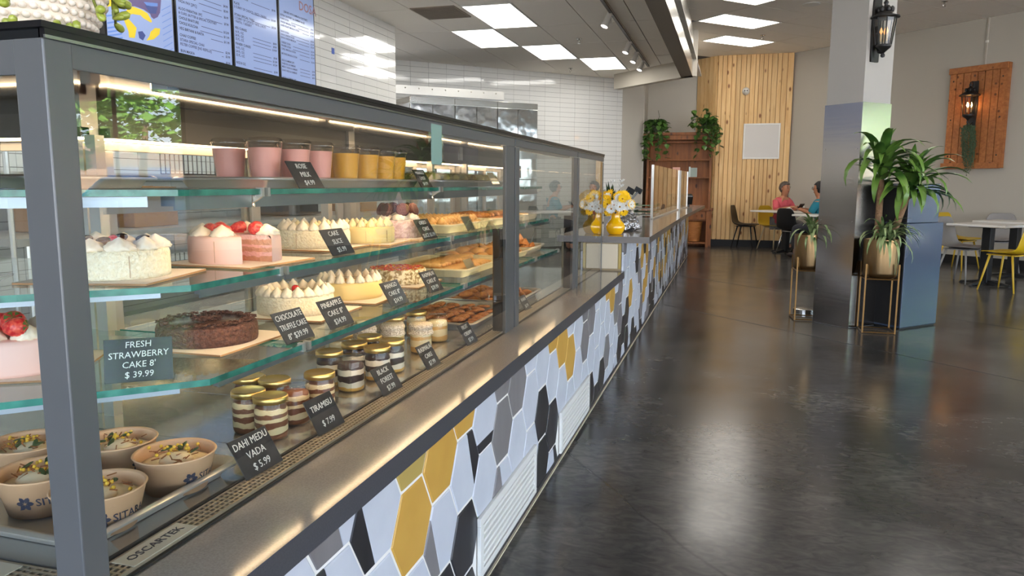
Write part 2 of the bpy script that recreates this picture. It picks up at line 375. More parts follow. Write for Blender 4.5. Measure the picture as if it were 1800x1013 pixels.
def planks(a, b, n, parent, m, zt, zb=.13, th=.018):
    a, b = Vector(a), Vector(b); D = (b-a); qq = random.Random(n); ws = [qq.uniform(.75, 1.3) for _ in range(n)]; acc = 0; d = D/n; w = d.length; nrm = Vector((d.y, -d.x, 0)).normalized()
    for i in range(n):
        wi = ws[i]/sum(ws); pr = MB(); c = a+D*(acc+wi/2); acc += wi; h = wi*D.length/2-.0015
        M = frame(c, d, nrm) if False else Matrix(((d.x/w, 0, nrm.x, c.x), (d.y/w, 0, nrm.y, c.y), (0, 1, 0, 0), (0, 0, 0, 1)))
        pr.add([M @ Vector(q) for q in [(-h, zb, 0), (h, zb, 0), (h, zt, 0), (-h, zt, 0), (-h+.004, zb, th), (h-.004, zb, th), (h-.004, zt, th), (-h+.004, zt, th)]],
               [(0, 1, 5, 4), (1, 2, 6, 5), (2, 3, 7, 6), (3, 0, 4, 7), (4, 5, 6, 7)])
        pr.build('plank', m, parent)
planks((-.33, 15.5, 0), (1.04, 15.5, 0), 16, pw, M_PINE, CD-.002)
planks((-.72, 15.86, 0), (-.335, 15.497, 0), 5, pw, M_PINE, CD-.002)
bb = MB(); bb.box(-.35, 15.46, 0, 1.04, 15.5, .13)
bb.prism([(-.75, 15.86), (-.36, 15.47), (-.33, 15.5), (-.72, 15.89)], 0, .13)
struct(bb.build('baseboard_far', M_BLACK))
# ------------------------------------------------------------------ counter: base with hexagon tiles, ledge, raised service counter
BX = -.674; GX = -.82; ZL = .624; ZH = .853
M_HEXW = mat('white_cement_tile', L(206, 208, 214), .4, noise=(7, L(188, 191, 199), 4, .3))
M_HEXG = mat('grey_cement_tile', L(132, 128, 128), .4, noise=(9, L(112, 108, 109), 6, .25), stretch=(1, 1, .25))
M_HEXB = mat('black_cement_tile', L(36, 35, 37), .35, noise=(9, L(58, 57, 60), 6, .2), stretch=(1, 1, .25))
M_HEXY = mat('yellow_cement_tile', L(206, 162, 78), .4, noise=(6, L(186, 142, 62), 4, .3))
M_HEXO = mat('olive_cement_tile', L(176, 152, 84), .4)
M_WGROUT = mat('white_grout', L(236, 232, 224), .8)
M_QUARTZ = mat('grey_quartz', L(142, 133, 122), .12, noise=(260, L(164, 155, 144), 2, .3), coat=.1)
M_QEDGE = mat('dark_quartz_edge', L(62, 62, 66), .3, noise=(260, L(76, 76, 80), 2, .3))
base = MB()
base.box(-2.5, .62, 0, BX-.0035, 5.06, ZL-.0525)
base.box(-2.5, .62, 0, -1.6, .63, .5)
base.box(-1.10, 5.085, 0, BX-.0035, 13.2, ZH-.044)
cb = thing('tiled_counter', 'long counter front of hexagon tiles in white, grey, black and yellow', 'counter')
base.build('base_body', M_WGROUT, cb)
HEX = {  # (column, row) -> colours; row = number of half heights
 (-3, 5): 'W', (-2, 4): 'BW', (-2, 2): 'B', (-1, 5): 'bW', (-1, 3): 'W', (-1, 1): 'W', (0, 6): 'O', (0, 4): 'Y', (0, 2): 'GW', (1, 5): 'Y', (1, 3): 'gW', (1, 1): 'B',
 (2, 6): 'Y', (2, 4): 'Wb', (2, 2): 'B', (3, 5): 'W_', (3, 3): 'W', (3, 1): 'W', (4, 6): 'G', (4, 4): 'G', (4, 2): 'GW', (5, 5): 'G', (5, 3): 'W', (5, 1): 'B', (6, 6): 'W', (6, 4): 'W', (6, 2): 'W',
 (7, 5): 'W', (7, 3): 'B', (7, 1): 'B', (8, 6): 'Y', (8, 4): 'W', (8, 2): 'B', (9, 5): 'Y', (9, 3): 'W', (9, 1): 'W', (10, 6): 'W', (10, 4): 'Y', (10, 2): 'W', (11, 5): 'W', (11, 3): 'W', (11, 1): 'G', (12, 6): 'G', (12, 4): 'G', (12, 2): 'W',
 (13, 5): 'G', (13, 3): 'W', (13, 1): 'B', (14, 6): 'W', (14, 4): 'W', (14, 2): 'W', (15, 5): 'W', (15, 3): 'W', (15, 1): 'B', (16, 6): 'Y', (16, 4): 'W', (16, 2): 'G', (17, 5): 'Y', (17, 3): 'W', (17, 1): 'W', (18, 6): 'W', (18, 4): 'G', (18, 2): 'W', (19, 5): 'G', (19, 3): 'G', (19, 1): 'B',
 (20, 6): 'W', (20, 4): 'W', (20, 2): 'B', (21, 5): 'W', (21, 3): 'B', (21, 1): 'B'}
HM = {'W': 0, 'G': 1, 'B': 2, 'Y': 3, 'O': 4}
HMATS = [M_HEXW, M_HEXG, M_HEXB, M_HEXY, M_HEXO, M_HEXG, M_HEXB]
rh = random.Random(11)
vents = [(1.985, 2.655, .04, .229), (3.095, 3.78, .035, .22)]
hexfar = MB(); nhex = 0
for c in range(-4, 66):
    for r in range(0, 11):
        if (c+r) % 2: continue
        yc = 1.529+.18*c; zc = .414+(r-4)*.1035
        s = .1168
        P0 = [(yc+s*cos(a*pi/3), zc+s*.985*sin(a*pi/3)) for a in range(6)]
        PS = []
        for q0, top in (((1, 0, 5.0505), ZL-.05), ((-1, 0, -5.0515), ZH-.043)):
            P = clip(P0, *q0)
            for q in ((0, 1, top-.001), (0, -1, -.03), (-1, 0, -.75), (1, 0, 13.2)): P = clip(P, *q) if len(P) > 2 else []
            if len(P) > 2: PS.append(P)
        if not PS: continue
        if any(a < yc < b and d-.04 < zc < e-.06 for a, b, d, e in vents): continue
        code = HEX.get((c, r))
        if code is None:
            low = r <= 2
            code = rh.choices(['W', 'G', 'B', 'Y', 'gW', 'Wb', 'GW'], [4, 2, 5 if low else 1.4, .3 if low else 2.1, 1.2, 1, 1])[0]
        big, second, side = code[0], None, 0
        # halves of a two-colour tile: left or right share cut off along a slanted chord
        if len(code) == 2 and code[1] != '_':
            big, second = (code[1], code[0].upper()) if code[0].islower() else (code[0], code[1].upper())
            side = {True: -1, False: 1}[code[0].islower()]
        parts = []
        for P in PS:
            pp = [(P, HM[big.upper()])]
            if second:
                k = yc+side*.05 if code[0].islower() or code[1].islower() else yc
                A = clip(P, 1, .35, k+.35*zc); Bq = clip(P, -1, -.35, -(k+.35*zc))
                pp = [(A, HM[second] if side < 0 else HM[big]), (Bq, HM[big] if side < 0 else HM[second])]
                if side > 0 and code[0].isupper() and code[1].isupper(): pp = [(A, HM[code[0]]), (Bq, HM[code[1]])]
            elif code.endswith('_'):
                pp = [(clip(P, 0, -1, -(zc-.07)), 0), (clip(P, 0, 1, zc-.07), 2)]
            parts += pp
        h = MB(); d = rh.uniform(-.0006, .0006)
        for Q, k in parts:
            if len(Q) < 3: continue
            cy = sum(p[0] for p in Q)/len(Q); cz = sum(p[1] for p in Q)/len(Q)
            n = len(Q); e = lambda p, t: (p[0]+(cy-p[0])*t, p[1]+(cz-p[1])*t)
            vs = [(BX-.0125, p[0], p[1]) for p in Q]+[(BX-.002+d, *e(p, .01)) for p in Q]+[(BX+d, *e(p, .04)) for p in Q]
            fs = [(i, (i+1) % n, n+(i+1) % n, n+i) for i in range(n)]+[(n+i, n+(i+1) % n, 2*n+(i+1) % n, 2*n+i) for i in range(n)]+[tuple(range(2*n, 3*n)), tuple(reversed(range(n)))]
            h.add(vs, fs, k)
        if nhex < 299: h.build('tile', HMATS, cb); nhex += 1
        else: hexfar.v or None; o0 = len(hexfar.v); hexfar.v += h.v; hexfar.f += [tuple(i+o0 for i in f) for f in h.f]; hexfar.m += h.m
if hexfar.v: stuff(hexfar.build('tiles_far', HMATS, cb))
kp = MB(); y = .62
kn = 0
for y in [.62+.42*i for i in range(30)]:
    MB().box(BX-.012, y+.003, .004, BX-.001, min(y+.417, 13.2), .028).build('base_tile', M_HEXB, cb)
MB().box(BX-.012, .6, 0, BX+.006, 13.2, .005).build('caulk_bead', mat('pale_caulk', L(222, 206, 178), .6), cb)
# louvered vents
LV = ['white louvered vent low in the tiled counter, nearer and larger in view', 'white louvered vent low in the tiled counter, farther along']
for i, (a, b, c0, c1) in enumerate(vents):
    v = thing('louver_vent', LV[i], 'vent', (BX, a, c0)); w, h = b-a, c1-c0
    f = MB()
    for q in ((0, 0, w, .022), (0, h-.026, w, h), (0, .022, .03, h-.026), (w-.03, .022, w, h-.026)): f.box(0, q[0], q[1], .012, q[2], q[3])
    f.build('frame', M_WHITEMETAL, v, bevel=.002)
    MB().box(.0005, .02, .02, .002, w-.02, h-.02).build('vent_back', mat('vent_shadow', L(66, 70, 78), .7), v)
    for k in range(6):
        z = .03+k*(h-.06)/5.6
        A = [(.001, z-.004), (.008, z-.003), (.0125, z+.002), (.0135, z+.007), (.011, z+.0115), (.004, z+.014), (.001, z+.014)]
        MB().prism(A, .03, w-.03, Matrix(((1, 0, 0, 0), (0, 0, 1, 0), (0, 1, 0, 0), (0, 0, 0, 1)))).build('slat', M_WHITEMETAL, v)
# ledge of quartz in front of the case (L shaped around the corner)
lp = [(-.665, .60), (-.665, 5.05), (-2.5, 5.05), (-2.5, .60)]
led = tag(MB().prism(lp, ZL-.05, ZL).build('counter_ledge', [M_QUARTZ]), 'speckled grey stone ledge running along under the display case glass', 'countertop')
led.data.materials.append(M_QEDGE)
for p in led.data.polygons:
    if abs(p.normal.z) < .5: p.material_index = 1
hp = [(-.506, 5.06), (-.495, 9.0), (-.415, 13.25), (-1.13, 13.25), (-1.13, 5.06)]
hc = tag(MB().prism(hp, ZH-.042, ZH).build('countertop', [M_QUARTZ]), 'raised grey stone countertop holding the flower vases and glass guards', 'countertop')
hc.data.materials.append(mat('brown_quartz_edge', L(92, 84, 76), .3))
for p in hc.data.polygons:
    if abs(p.normal.z) < .5: p.material_index = 1
# end of the raised counter: cream boxed panels and a yellow-brown tile return
ce = thing('counter_end_panel', 'cream panelled end of the raised counter beneath the vases', 'counter panel', (0, -.004, 0))
M_CREAM = mat('cream_laminate', L(214, 200, 172), .5)
MB().box(-1.10, 5.066, .1, -.69, 5.08, ZH-.045).build('backing', mat('tan_laminate', L(166, 146, 112), .6), ce)
for a, b in ((-1.09, -.97), (-.955, -.84), (-.83, -.712)): MB().box(a, 5.052, .635, b, 5.065, ZH-.05).build('door_panel', M_CREAM, ce, bevel=.003)
MB().box(-.708, 5.052, .635, -.69, 5.066, ZH-.046).build('edge_tile', M_HEXO, ce)
# ------------------------------------------------------------------ refrigerated display case, L shaped
M_FRAME = mat('slate_grey_enamel', L(80, 82, 83), .3, spec=.5)
M_FRAMEB = mat('black_trim', L(18, 18, 20), .25)
M_INOX = mat('polished_inox', L(196, 192, 184), .16, 1)
M_SATIN = mat('satin_inox', L(204, 200, 192), .3, .6)
M_PANE = pane_mat('clear_case_glass', (.955, .975, .965, 1), 1.5, 0, 1.8)
M_SHELF = pane_mat('shelf_glass', (.90, .955, .935, 1), 1.5)
M_GEDGE = mat('green_glass_edge', L(30, 96, 84), .1, spec=.6, noise=(30, L(60, 140, 122), 2))
M_LED = mat('warm_led', L(255, 226, 186), .5, emis=((1, .67, .38, 1), LED))
M_LEDS = mat('warm_led_top', L(255, 226, 186), .5, emis=((1, .70, .42, 1), LED*.33))
M_WHITEF = mat('white_sash', L(188, 180, 168), .45)
YC = .763; YE = 5.05; XB = -1.5; XL = -2.4; ZD = .632; ZT = 1.388
dcse = thing('display_case', 'long glass bakery display case with slate grey frame', 'display case', (GX, YC, ZL))
dcse.location = (0, 0, 0)
def part(mb, name, m, p=dcse, smooth=False, bevel=0): return mb.build(name, m, p, smooth, None, bevel)
# deck: polished tray floor
part(MB().prism([(GX-.062, YC+.065), (GX-.062, YE-.02), (XB, YE-.02), (XB, 1.5), (XL, 1.5), (XL, YC+.065)], ZL+.001, ZD), 'deck', mat('polished_deck', L(196, 194, 190), .12, .7))
part(MB().box(XB-.03, 1.5, ZL, XB, YE, ZD+.1).box(XL, 1.5, ZL, XB, 1.53, ZD+.1), 'rear_kick_panel', M_INOX)
# slotted air grille along the front
gm = MB()
for i in range(int((YE-YC-.08)/.0135)):
    y = YC+.06+i*.0135; gm.box(GX-.055, y, ZD-.004, GX-.012, y+.0045, ZD+.0005)
for x in (-.056, -.0445, -.0335, -.0225, -.0125): gm.box(GX+x-.002, YC+.06, ZD-.0045, GX+x+.002, YE-.03, ZD+.001)
for i in range(int((GX-.06-XL)/.0135)):
    x = XL+i*.0135; gm.box(x, YC+.014, ZD-.004, x+.0045, YC+.056, ZD+.0005)
for y in (.014, .025, .036, .047, .056): gm.box(XL, YC+y-.002, ZD-.0045, GX-.06, YC+y+.002, ZD+.001)
stuff(part(gm, 'air_grille', mat('grille_enamel', L(186, 170, 146), .35, .6)))
part(MB().box(GX-.064, YC+.01, ZL+.0005, GX-.004, YE-.02, ZL+.003).box(XL, YC+.004, ZL+.0005, GX-.064, YC+.062, ZL+.003), 'grille_well', mat('grille_dark', L(16, 14, 12), .7))
part(MB().box(GX-.066, YC+.06, ZL, GX-.060, YE-.02, ZD+.004), 'deck_lip', M_FRAMEB)
# top lid with glossy underside
lid = MB().prism([(GX-.004, YC), (GX-.004, YE), (XB-.05, YE), (XB-.05, 1.55), (XL, 1.55), (XL, YC)], ZT-.02, ZT)
part(lid, 'top_lid', mat('glossy_lid', L(70, 74, 78), .05, .85))
part(MB().box(GX-.006, YC-.006, ZT, GX+.006, YE+.004, ZT+.008).box(XL, YC-.006, ZT, GX-.006, YC+.006, ZT+.008).box(GX-.006, YC-.0, ZT-.012, GX+.004, YE, ZT), 'top_trim', M_FRAMEB)
part(MB().box(GX+.0035, YC-.002, ZT-.0125, GX+.0065, YE, ZT-.0085), 'top_bead', mat('bead_steel', L(150, 150, 148), .3, 1))
# printed band and posts
def band(x0, y0, x1, y1, z0, z1, nm='top_band'): part(MB().box(x0, y0, z0, x1, y1, z1), nm, M_FRAME, bevel=.001)
band(GX-.004, YC, GX+.001, 2.885, ZT-.044, ZT-.012); band(GX-.004, 2.895, GX+.001, 4.155, ZT-.042, ZT-.012); band(GX-.004, 4.165, GX+.001, YE, ZT-.04, ZT-.012)
band(XL, YC-.001, GX-.004, YC+.004, ZT-.055, ZT-.012)
def post(y0, y1, depth=.03, xo=.001, dark=False): part(MB().box(GX-depth, y0, ZL, GX+xo, y1, ZT-.012), 'post', M_FRAME, bevel=.0015)
part(MB().prism([(GX+.003, YC-.003), (GX+.003, YC+.040), (GX-.006, YC+.04), (GX-.006, YC+.006), (GX-.045, YC+.006), (GX-.045, YC-.003)], ZL, ZT-.012), 'post', M_FRAME, bevel=.002)
for a, b in ((2.765, 2.882), (2.9, 2.955), (4.055, 4.155), (4.168, 4.21), (5.0, 5.045)):
    w = .03
    part(MB().box(GX-.012, a, ZL, GX+.001, b, ZT-.0445), 'post', M_FRAME, bevel=.001)
    if b-a > .09: part(MB().box(GX-.05, a-.006, ZL, GX-.0125, a+.03, 1.03), 'post_gasket', M_FRAMEB)
# front panes and end pane
for a, b in ((YC+.04, 2.765), (2.955, 4.055), (4.21, 5.0)): part(MB().box(GX-.0045, a, ZL, GX+.0005, b, ZT-.04), 'front_pane', M_PANE)
part(MB().box(XL, YC, ZL, GX-.045, YC+.004, ZT-.055), 'end_pane', M_PANE)
part(MB().box(XB, YE-.004, ZL, GX-.012, YE, ZT-.02), 'far_end_pane', M_PANE)
# taped strip on the front glass
part(MB().box(GX+.0008, 2.02, 1.255, GX+.0016, 2.10, ZT-.02), 'tape_strip', mat('clear_tape', L(120, 150, 142), .15))
# rear uprights, rails, sliding sash doors
up = [1.49, 2.80, 4.1, 5.0]
for y in up: part(MB().box(XB-.03, y-.025, ZD, XB+.02, y+.025, ZT-.02), 'rear_upright', M_SATIN)
part(MB().box(XB-.02, 1.5, 1.30, XB+.01, YE, ZT-.02).box(XL, 1.50, 1.30, XB, 1.53, ZT-.02), 'rear_rail', mat('dark_rail', L(84, 82, 78), .3, .5))
for q in ((XB+.012, 1.53, XB+.04, 2.78), (XB+.012, 2.83, XB+.04, 4.95), (XL, 1.46, XB+.02, 1.487)): part(MB().box(q[0], q[1], 1.306, q[2], q[3], 1.33), 'rear_lamp_housing', MATS['dark_rail'] if 'dark_rail' in MATS else M_SATIN); part(MB().box(q[0]+.004, q[1], 1.301, q[2]+.001, q[3], 1.3065), 'rear_lamp', M_LEDS)
part(MB().box(GX-.05, 1.0, ZT-.048, GX-.02, 2.75, ZT-.0205).box(GX-.05, 2.97, ZT-.048, GX-.02, 4.05, ZT-.0205), 'front_lamp_housing', M_SATIN); part(MB().box(GX-.052, 1.0, ZT-.044, GX-.0502, 2.75, ZT-.026).box(GX-.052, 2.97, ZT-.044, GX-.0502, 4.05, ZT-.026), 'front_lamp', M_LEDS)
def sash(y0, y1, x, alongx=False):
    fr = MB(); z0, z1, w = ZD+.1, 1.30, .045
    for q in ((y0, z0, y1, z0+w), (y0, z1-.022, y1, z1), (y0, z0+w, y0+w, z1-.022), (y1-w, z0+w, y1, z1-.022)):
        if alongx: fr.box(q[0], x, q[1], q[2], x+.014, q[3])
        else: fr.box(x, q[0], q[1], x+.014, q[2], q[3])
    d = part(fr, 'sash_door', M_WHITEF, bevel=.002)
    g = MB(); g.box(y0+w, x+.005, z0+w, y1-w, x+.009, z1-.022) if alongx else g.box(x+.005, y0+w, z0+w, x+.009, y1-w, z1-.022)
    g.build('pane', M_PANE, d)
for a, b in zip(up[:-1], up[1:]):
    m_ = (a+b)/2; sash(a+.03, m_+.03, XB-.002); sash(m_-.03, b-.03, XB-.022)
sash(XL, -1.92, 1.5, True); sash(-1.96, XB-.04, 1.516, True)
# shelves: three glass levels, segments meet on brackets
LV_ = [(.845, -.90, 1.138, .29), (1.013, -.95, 1.162, .28), (1.187, -.99, 1.19, .30)]
SEG = [1.465, 2.525, 3.55, 4.06]
for n, (z, xf, yc, ch) in enumerate(LV_):
    th = .012; yf = yc-ch; xs = xf-ch
    polys = [[(xf, yc), (xf, SEG[0]-.004), (-1.42, SEG[0]-.004), (XL+.02, SEG[0]-.004), (XL+.02, yf), (xs, yf)]]
    for a, b in zip(SEG[:-1], SEG[1:]): polys.append([(xf, a+.012), (xf, b-.012), (-1.42, b-.012), (-1.42, a+.012)])
    for p in polys:
        o = part(MB().prism(p, z-th, z), 'glass_shelf', [M_SHELF])
        o.data.materials.append(M_GEDGE)
        for f in o.data.polygons:
            if abs(f.normal.z) < .5 and f.center.x > -1.41: f.material_index = 1
    # channel holding the lamp strip under the front edge
    for a, b in [(yc+.02, SEG[0])]+list(zip(SEG[:-1], SEG[1:])):
        if n == 2:
            part(MB().box(xf-.062, a+.006, z-.032, xf-.03, b-.006, z-th-.001).box(xf-.034, a+.006, z-.040, xf-.03, b-.006, z-.032), 'lamp_channel', mat('channel_aluminium', L(150, 156, 162), .35, .9))
            part(MB().box(xf-.052, a+.03, z-.037, xf-.043, b-.03, z-.0325), 'lamp_strip', M_LED)
        else:
            part(MB().box(xf-.014, a+.006, z-th-.009, xf-.002, b-.006, z-th-.0005).box(xf-.0045, a+.006, z-th-(.016 if n else .0105), xf-.002, b-.006, z-th-.009), 'lamp_channel', mat('channel_aluminium', L(150, 156, 162), .35, .9))
            part(MB().box(xf-.0135, a+.03, z-th-.0105, xf-.0065, b-.03, z-th-.009).box(xf-.0155, a+.03, z-th-.0085, xf-.0142, b-.03, z-th-.003), 'lamp_strip', M_LED)
    M = frame(Vector((xf-.03, yc, 0)), Vector((-1, -1, 0)), Vector((0, 0, 1)))
    if n == 2:
        part(MB().box(.03, -.02, z-.032, ch*1.35, .005, z-th-.001, M), 'lamp_channel', MATS['channel_aluminium'])
    else:
        part(MB().box(.03, .008, z-th-.009, ch*1.35, .018, z-th-.0005, M), 'lamp_channel', MATS['channel_aluminium'])
    for y in SEG[:-1]+[4.05]:
        br = MB(); br.prism([(xf+.0, 0), (xf-.05, -.028), (-1.45, -.05), (-1.45, 0)], -.004, .004, T(0, y, z-th-.002) @ Rx(pi/2))
        part(br, 'shelf_bracket', mat('bracket_steel', L(206, 190, 170), .3, .7))
        part(MB().box(xf-.012, y-.016, z-.016, xf+.004, y-.007, z+.003).box(xf-.012, y+.007, z-.016, xf+.004, y+.016, z+.003), 'shelf_clip', M_SATIN)
for y in SEG: part(MB().box(-1.46, y-.014, ZD, -1.43, y+.014, 1.31), 'shelf_upright', M_SATIN)
for y, x in ((1.365, -.885), (1.76, -.95)): part(MB().box(-1.42, y-.002, ZD, x, y+.002, .742), 'divider_pane', M_PANE)
# maker plate on the grille
pl = part(MB().box(GX-.052, .86, ZD+.001, GX-.010, 1.0, ZD+.0022), 'maker_plate', mat('plate_cream', L(214, 204, 184), .4))
M_INK = mat('dark_ink', L(52, 52, 60), .6)
text('lettering', 'OSCARTEK', .021, M_INK, pl, frame(Vector((GX-.032, .872, ZD+.0026)), Vector((0, 1, 0)), Vector((0, 0, 1))), sx=1.1)
pl2 = part(MB().box(-1.07, YC+.014, ZD+.001, -.99, YC+.052, ZD+.0022), 'maker_plate', MATS['plate_cream'])
# ------------------------------------------------------------------ food in the case
M_CREAMW = mat('whipped_cream', L(246, 230, 204), .5)
M_SPONGE = mat('coconut_cream', L(240, 224, 188), .75, bump=(160, .9, .006), noise=(140, L(250, 240, 214), 3))
M_PINKC = mat('pink_cream', L(240, 198, 182), .5)
M_YELC = mat('mango_cream', L(242, 212, 142), .5)
M_PALEC = mat('pale_green_cream', L(238, 228, 190), .55)
M_CHOC = mat('chocolate_glaze', L(74, 44, 34), .25)
M_CRUMB = mat('chocolate_crumb', L(74, 44, 34), .7, noise=(120, L(108, 66, 50), 3), bump=(140, 1, .01))
M_CHERRY = mat('glazed_cherry', L(196, 22, 24), .15, coat=.6)
M_BERRY = mat('strawberry', L(190, 30, 40), .3, noise=(160, L(226, 90, 70), 2, .1), bump=(150, .4, .004))
M_LEAFG = mat('sepal_green', L(70, 100, 40), .5)
M_KRAFT = mat('cake_board_white', L(246, 234, 220), .6)
M_KRAFTE = mat('cake_board_edge', L(176, 132, 92), .8)
M_GLAZE = mat('fruit_glaze', L(232, 160, 62), .12, coat=.5)
M_PETAL = mat('rose_petal_crumb', L(186, 60, 54), .6)
M_PIST = mat('pistachio_crumb', L(150, 130, 80), .7)
def dollop_me(name, r, h, m, lob=8):
    return MB().lathe([(r*.98, 0), (r*1.02, h*.15), (r*.9, h*.38), (r*.62, h*.62), (r*.3, h*.82), (r*.08, h*.97), (.0005, h)], 40, None, None, (lob, .15), 55).mesh(name, m, True)
D_WHITE = dollop_me('cream_dollop', .0165, .027, M_CREAMW); D_YEL = dollop_me('cream_dollop', .0145, .024, mat('butter_cream', L(246, 224, 170), .5)); D_BIG = dollop_me('cream_dollop', .026, .026, M_CREAMW, 9)
D_SLIM = dollop_me('cream_dollop', .0135, .026, M_CREAMW, 7)
CHERRY = MB().ball((0, 0, .009), .011, 14, 9).mesh('cherry', M_CHERRY, True)
def berry_me():
    b = MB().lathe([(.0005, -.016), (.007, -.013), (.0125, -.004), (.0145, .006), (.012, .013), (.004, .016)], 16).mesh('strawberry', M_BERRY, True); return b
BERRY = berry_me()
def board(label, x, y, z, w, l, rz):
    o = MB().box(-w/2, -l/2, 0, w/2, l/2, .004).build('cake_board', [M_KRAFT, M_KRAFTE])
    for p in o.data.polygons: p.material_index = 0 if abs(p.normal.z) > .5 else 1
    o.location = (x, y, z+.0006); o.rotation_euler = (0, 0, rz); return tag(o, label, 'cake board', 'cake boards on the shelves')
def cake_body(r, h, rough=0, wedge=None, n=72, seed=1):
    q = random.Random(seed); mb = MB(); prof = [(r*.99, 0), (r, .006), (r, h*.5), (r*.995, h-.010), (r*.97, h-.002), (r*.9, h), (r*.5, h+.0005), (.0008, h+.0005)]
    if not wedge: mb.lathe(prof, n)
    else:
        a0, a1 = wedge; m = len(prof); vs = []; fs = []
        for i in range(n+1):
            a = a1+(2*pi-(a1-a0))*i/n
            for rr, z in prof: vs.append((rr*cos(a), rr*sin(a), z))
        for i in range(n):
            for j in range(m-1): fs.append((i*m+j, (i+1)*m+j, (i+1)*m+j+1, i*m+j+1))
        mb.add(vs, fs)
    if rough:
        mb.v = [(x*(1+q.uniform(-rough, rough)), y*(1+q.uniform(-rough, rough)), z+q.uniform(-rough, rough)*.05) if z > .004 and x*x+y*y > (r*.6)**2 else (x, y, z) for x, y, z in mb.v]
    return mb
def ring(t, me, n, rad, z, a0=0, skip=(), name=None):
    for i in range(n):
        if i in skip: continue
        a = a0+2*pi*i/n; o = obj(me.name.split('.')[0], me, t, (rad*cos(a), rad*sin(a), z)); o.rotation_euler = (0, 0, random.uniform(0, 6)); s = random.uniform(.92, 1.08); o.scale = (s, s, s*random.uniform(.9, 1.15))
def cutlines(t, r, h, angs, m):
    c = MB()
    for a in angs: c.box(r*.992, -.0004, .004, r+.0010, .0004, h-.008, Rz(a))
    c.build('cut_line', m, t)
M_CUT = mat('cut_shadow', L(176, 142, 108), .8)
FC = -1.03   # angle facing the camera
BZ = .0048
def cake(label, x, y, z, lab_board, bw=.24, brz=.1, bl=None, bo=(0, 0)):
    board(lab_board, x+bo[0], y+bo[1], z, bw, bl or bw, brz)
    return thing('cake', label, 'cake', (x, y, z+BZ), 0, 'cakes in the display case')
# -- middle shelf (z 1.013)
Z2, Z3 = 1.013, .845
t = cake('white coconut cake with a cherry and gold-drizzled cream swirls, beside the corner post', -1.165, 1.213, Z2, 'pale board under the coconut cake with a cherry', .25, .25)
cake_body(.100, .055, .006, seed=3).build('cake_body', M_SPONGE, t, True)
ring(t, D_BIG, 9, .073, .054); ring(t, CHERRY, 1, .03, .058, 2.4)
MB().lathe([(.048, .0555), (.04, .058), (.0008, .0585)], 24).build('glaze', M_GLAZE, t, True)
for i in range(4):
    a = .6+i*1.5; o = MB().lathe([(.012, 0), (.014, .002), (.0005, .003)], 14).build('chocolate_disc', M_CHOC, t, True, (.052*cos(a), .052*sin(a), .070)); o.rotation_euler = (.5, .3, 0)
cutlines(t, .1, .053, (FC-.55, FC+.45), M_CUT)
t = cake('pink strawberry cream cake with a slice missing, second on the middle shelf', -1.126, 1.539, Z2, 'pale board under the sliced pink cake', .25, -.05, None, (.01, .0))
A0, A1 = FC+.22, FC+.95
def pink_face_mat():
    m = mat('pink_layers', L(240, 190, 176), .7, bump=(120, .6, .006)); nt = m.node_tree; N = nt.nodes; K = nt.links
    tc = N.new('ShaderNodeTexCoord'); s = N.new('ShaderNodeSeparateXYZ'); K.new(tc.outputs['Object'], s.inputs[0])
    nz = N.new('ShaderNodeTexNoise'); nz.inputs['Scale'].default_value = 50; K.new(tc.outputs['Object'], nz.inputs['Vector'])
    md = N.new('ShaderNodeMath'); md.operation = 'MULTIPLY_ADD'; md.inputs[1].default_value = .012; K.new(nz.outputs['Fac'], md.inputs[0]); K.new(s.outputs['Z'], md.inputs[2])
    mr = N.new('ShaderNodeMapRange'); mr.inputs[1].default_value = 0; mr.inputs[2].default_value = .068; K.new(md.outputs[0], mr.inputs[0])
    r = N.new('ShaderNodeValToRGB'); r.color_ramp.interpolation = 'CONSTANT'; e = r.color_ramp.elements
    e[0].position = 0; e[0].color = L(206, 150, 116); e[1].position = .26; e[1].color = L(238, 184, 172)
    for p, c in ((.40, L(208, 156, 124)), (.56, L(240, 184, 172)), (.66, L(210, 158, 126)), (.84, L(244, 202, 188))): q = e.new(p); q.color = c
    K.new(mr.outputs[0], r.inputs[0]); K.new(r.outputs[0], N['Principled BSDF'].inputs['Base Color']); return m
cake_body(.105, .062, 0, (A0, A1)).build('cake_body', M_PINKC, t, True)
fc = MB()
for a in (A0, A1): fc.add([(0, 0, 0), (.1045*cos(a), .1045*sin(a), 0), (.1045*cos(a), .1045*sin(a), .052), (.094*cos(a), .094*sin(a), .061), (0, 0, .062)], [(0, 1, 2, 3, 4)])
fc.build('cut_face', pink_face_mat(), t)
ring(t, D_BIG, 8, .077, .061, A1+.35, (7,))
for i in range(6):
    a = A1+.3+i*.92; o = obj('strawberry_half', BERRY, t, (.052*cos(a), .052*sin(a), .074)); o.rotation_euler = (1.3, .4*i, a); o.scale = (1.1, 1.1, 1.3)
cutlines(t, .105, .06, (FC-.35,), M_CUT)
t = cake('round white coconut cake ringed with cream peaks behind the cake slice sign', -1.16, 1.952, Z2, 'pale board under the white cake behind the slice sign', .24, .0)
cake_body(.103, .052, .005, seed=5).build('cake_body', M_SPONGE, t, True)
ring(t, D_WHITE, 18, .085, .051); ring(t, D_YEL, 7, .045, .051)
cutlines(t, .103, .05, (FC-.5, FC+.9), M_CUT)
t = cake('smaller pale yellow cake with ribbed sides and pointed yellow peaks', -1.10, 2.165, Z2, 'pale board under the yellow ribbed cake', .22, .12)
mb = MB(); mb.lathe([(.086, 0)]+[(.086+.0022*(i % 2), .005+.0055*i) for i in range(8)]+[(.082, .0495), (.06, .050), (.0008, .050)], 56); mb.build('cake_body', M_YELC, t, True)
ring(t, D_YEL, 14, .068, .049); ring(t, D_YEL, 5, .03, .049); cutlines(t, .088, .047, (FC-.1, FC+.7), M_CUT)
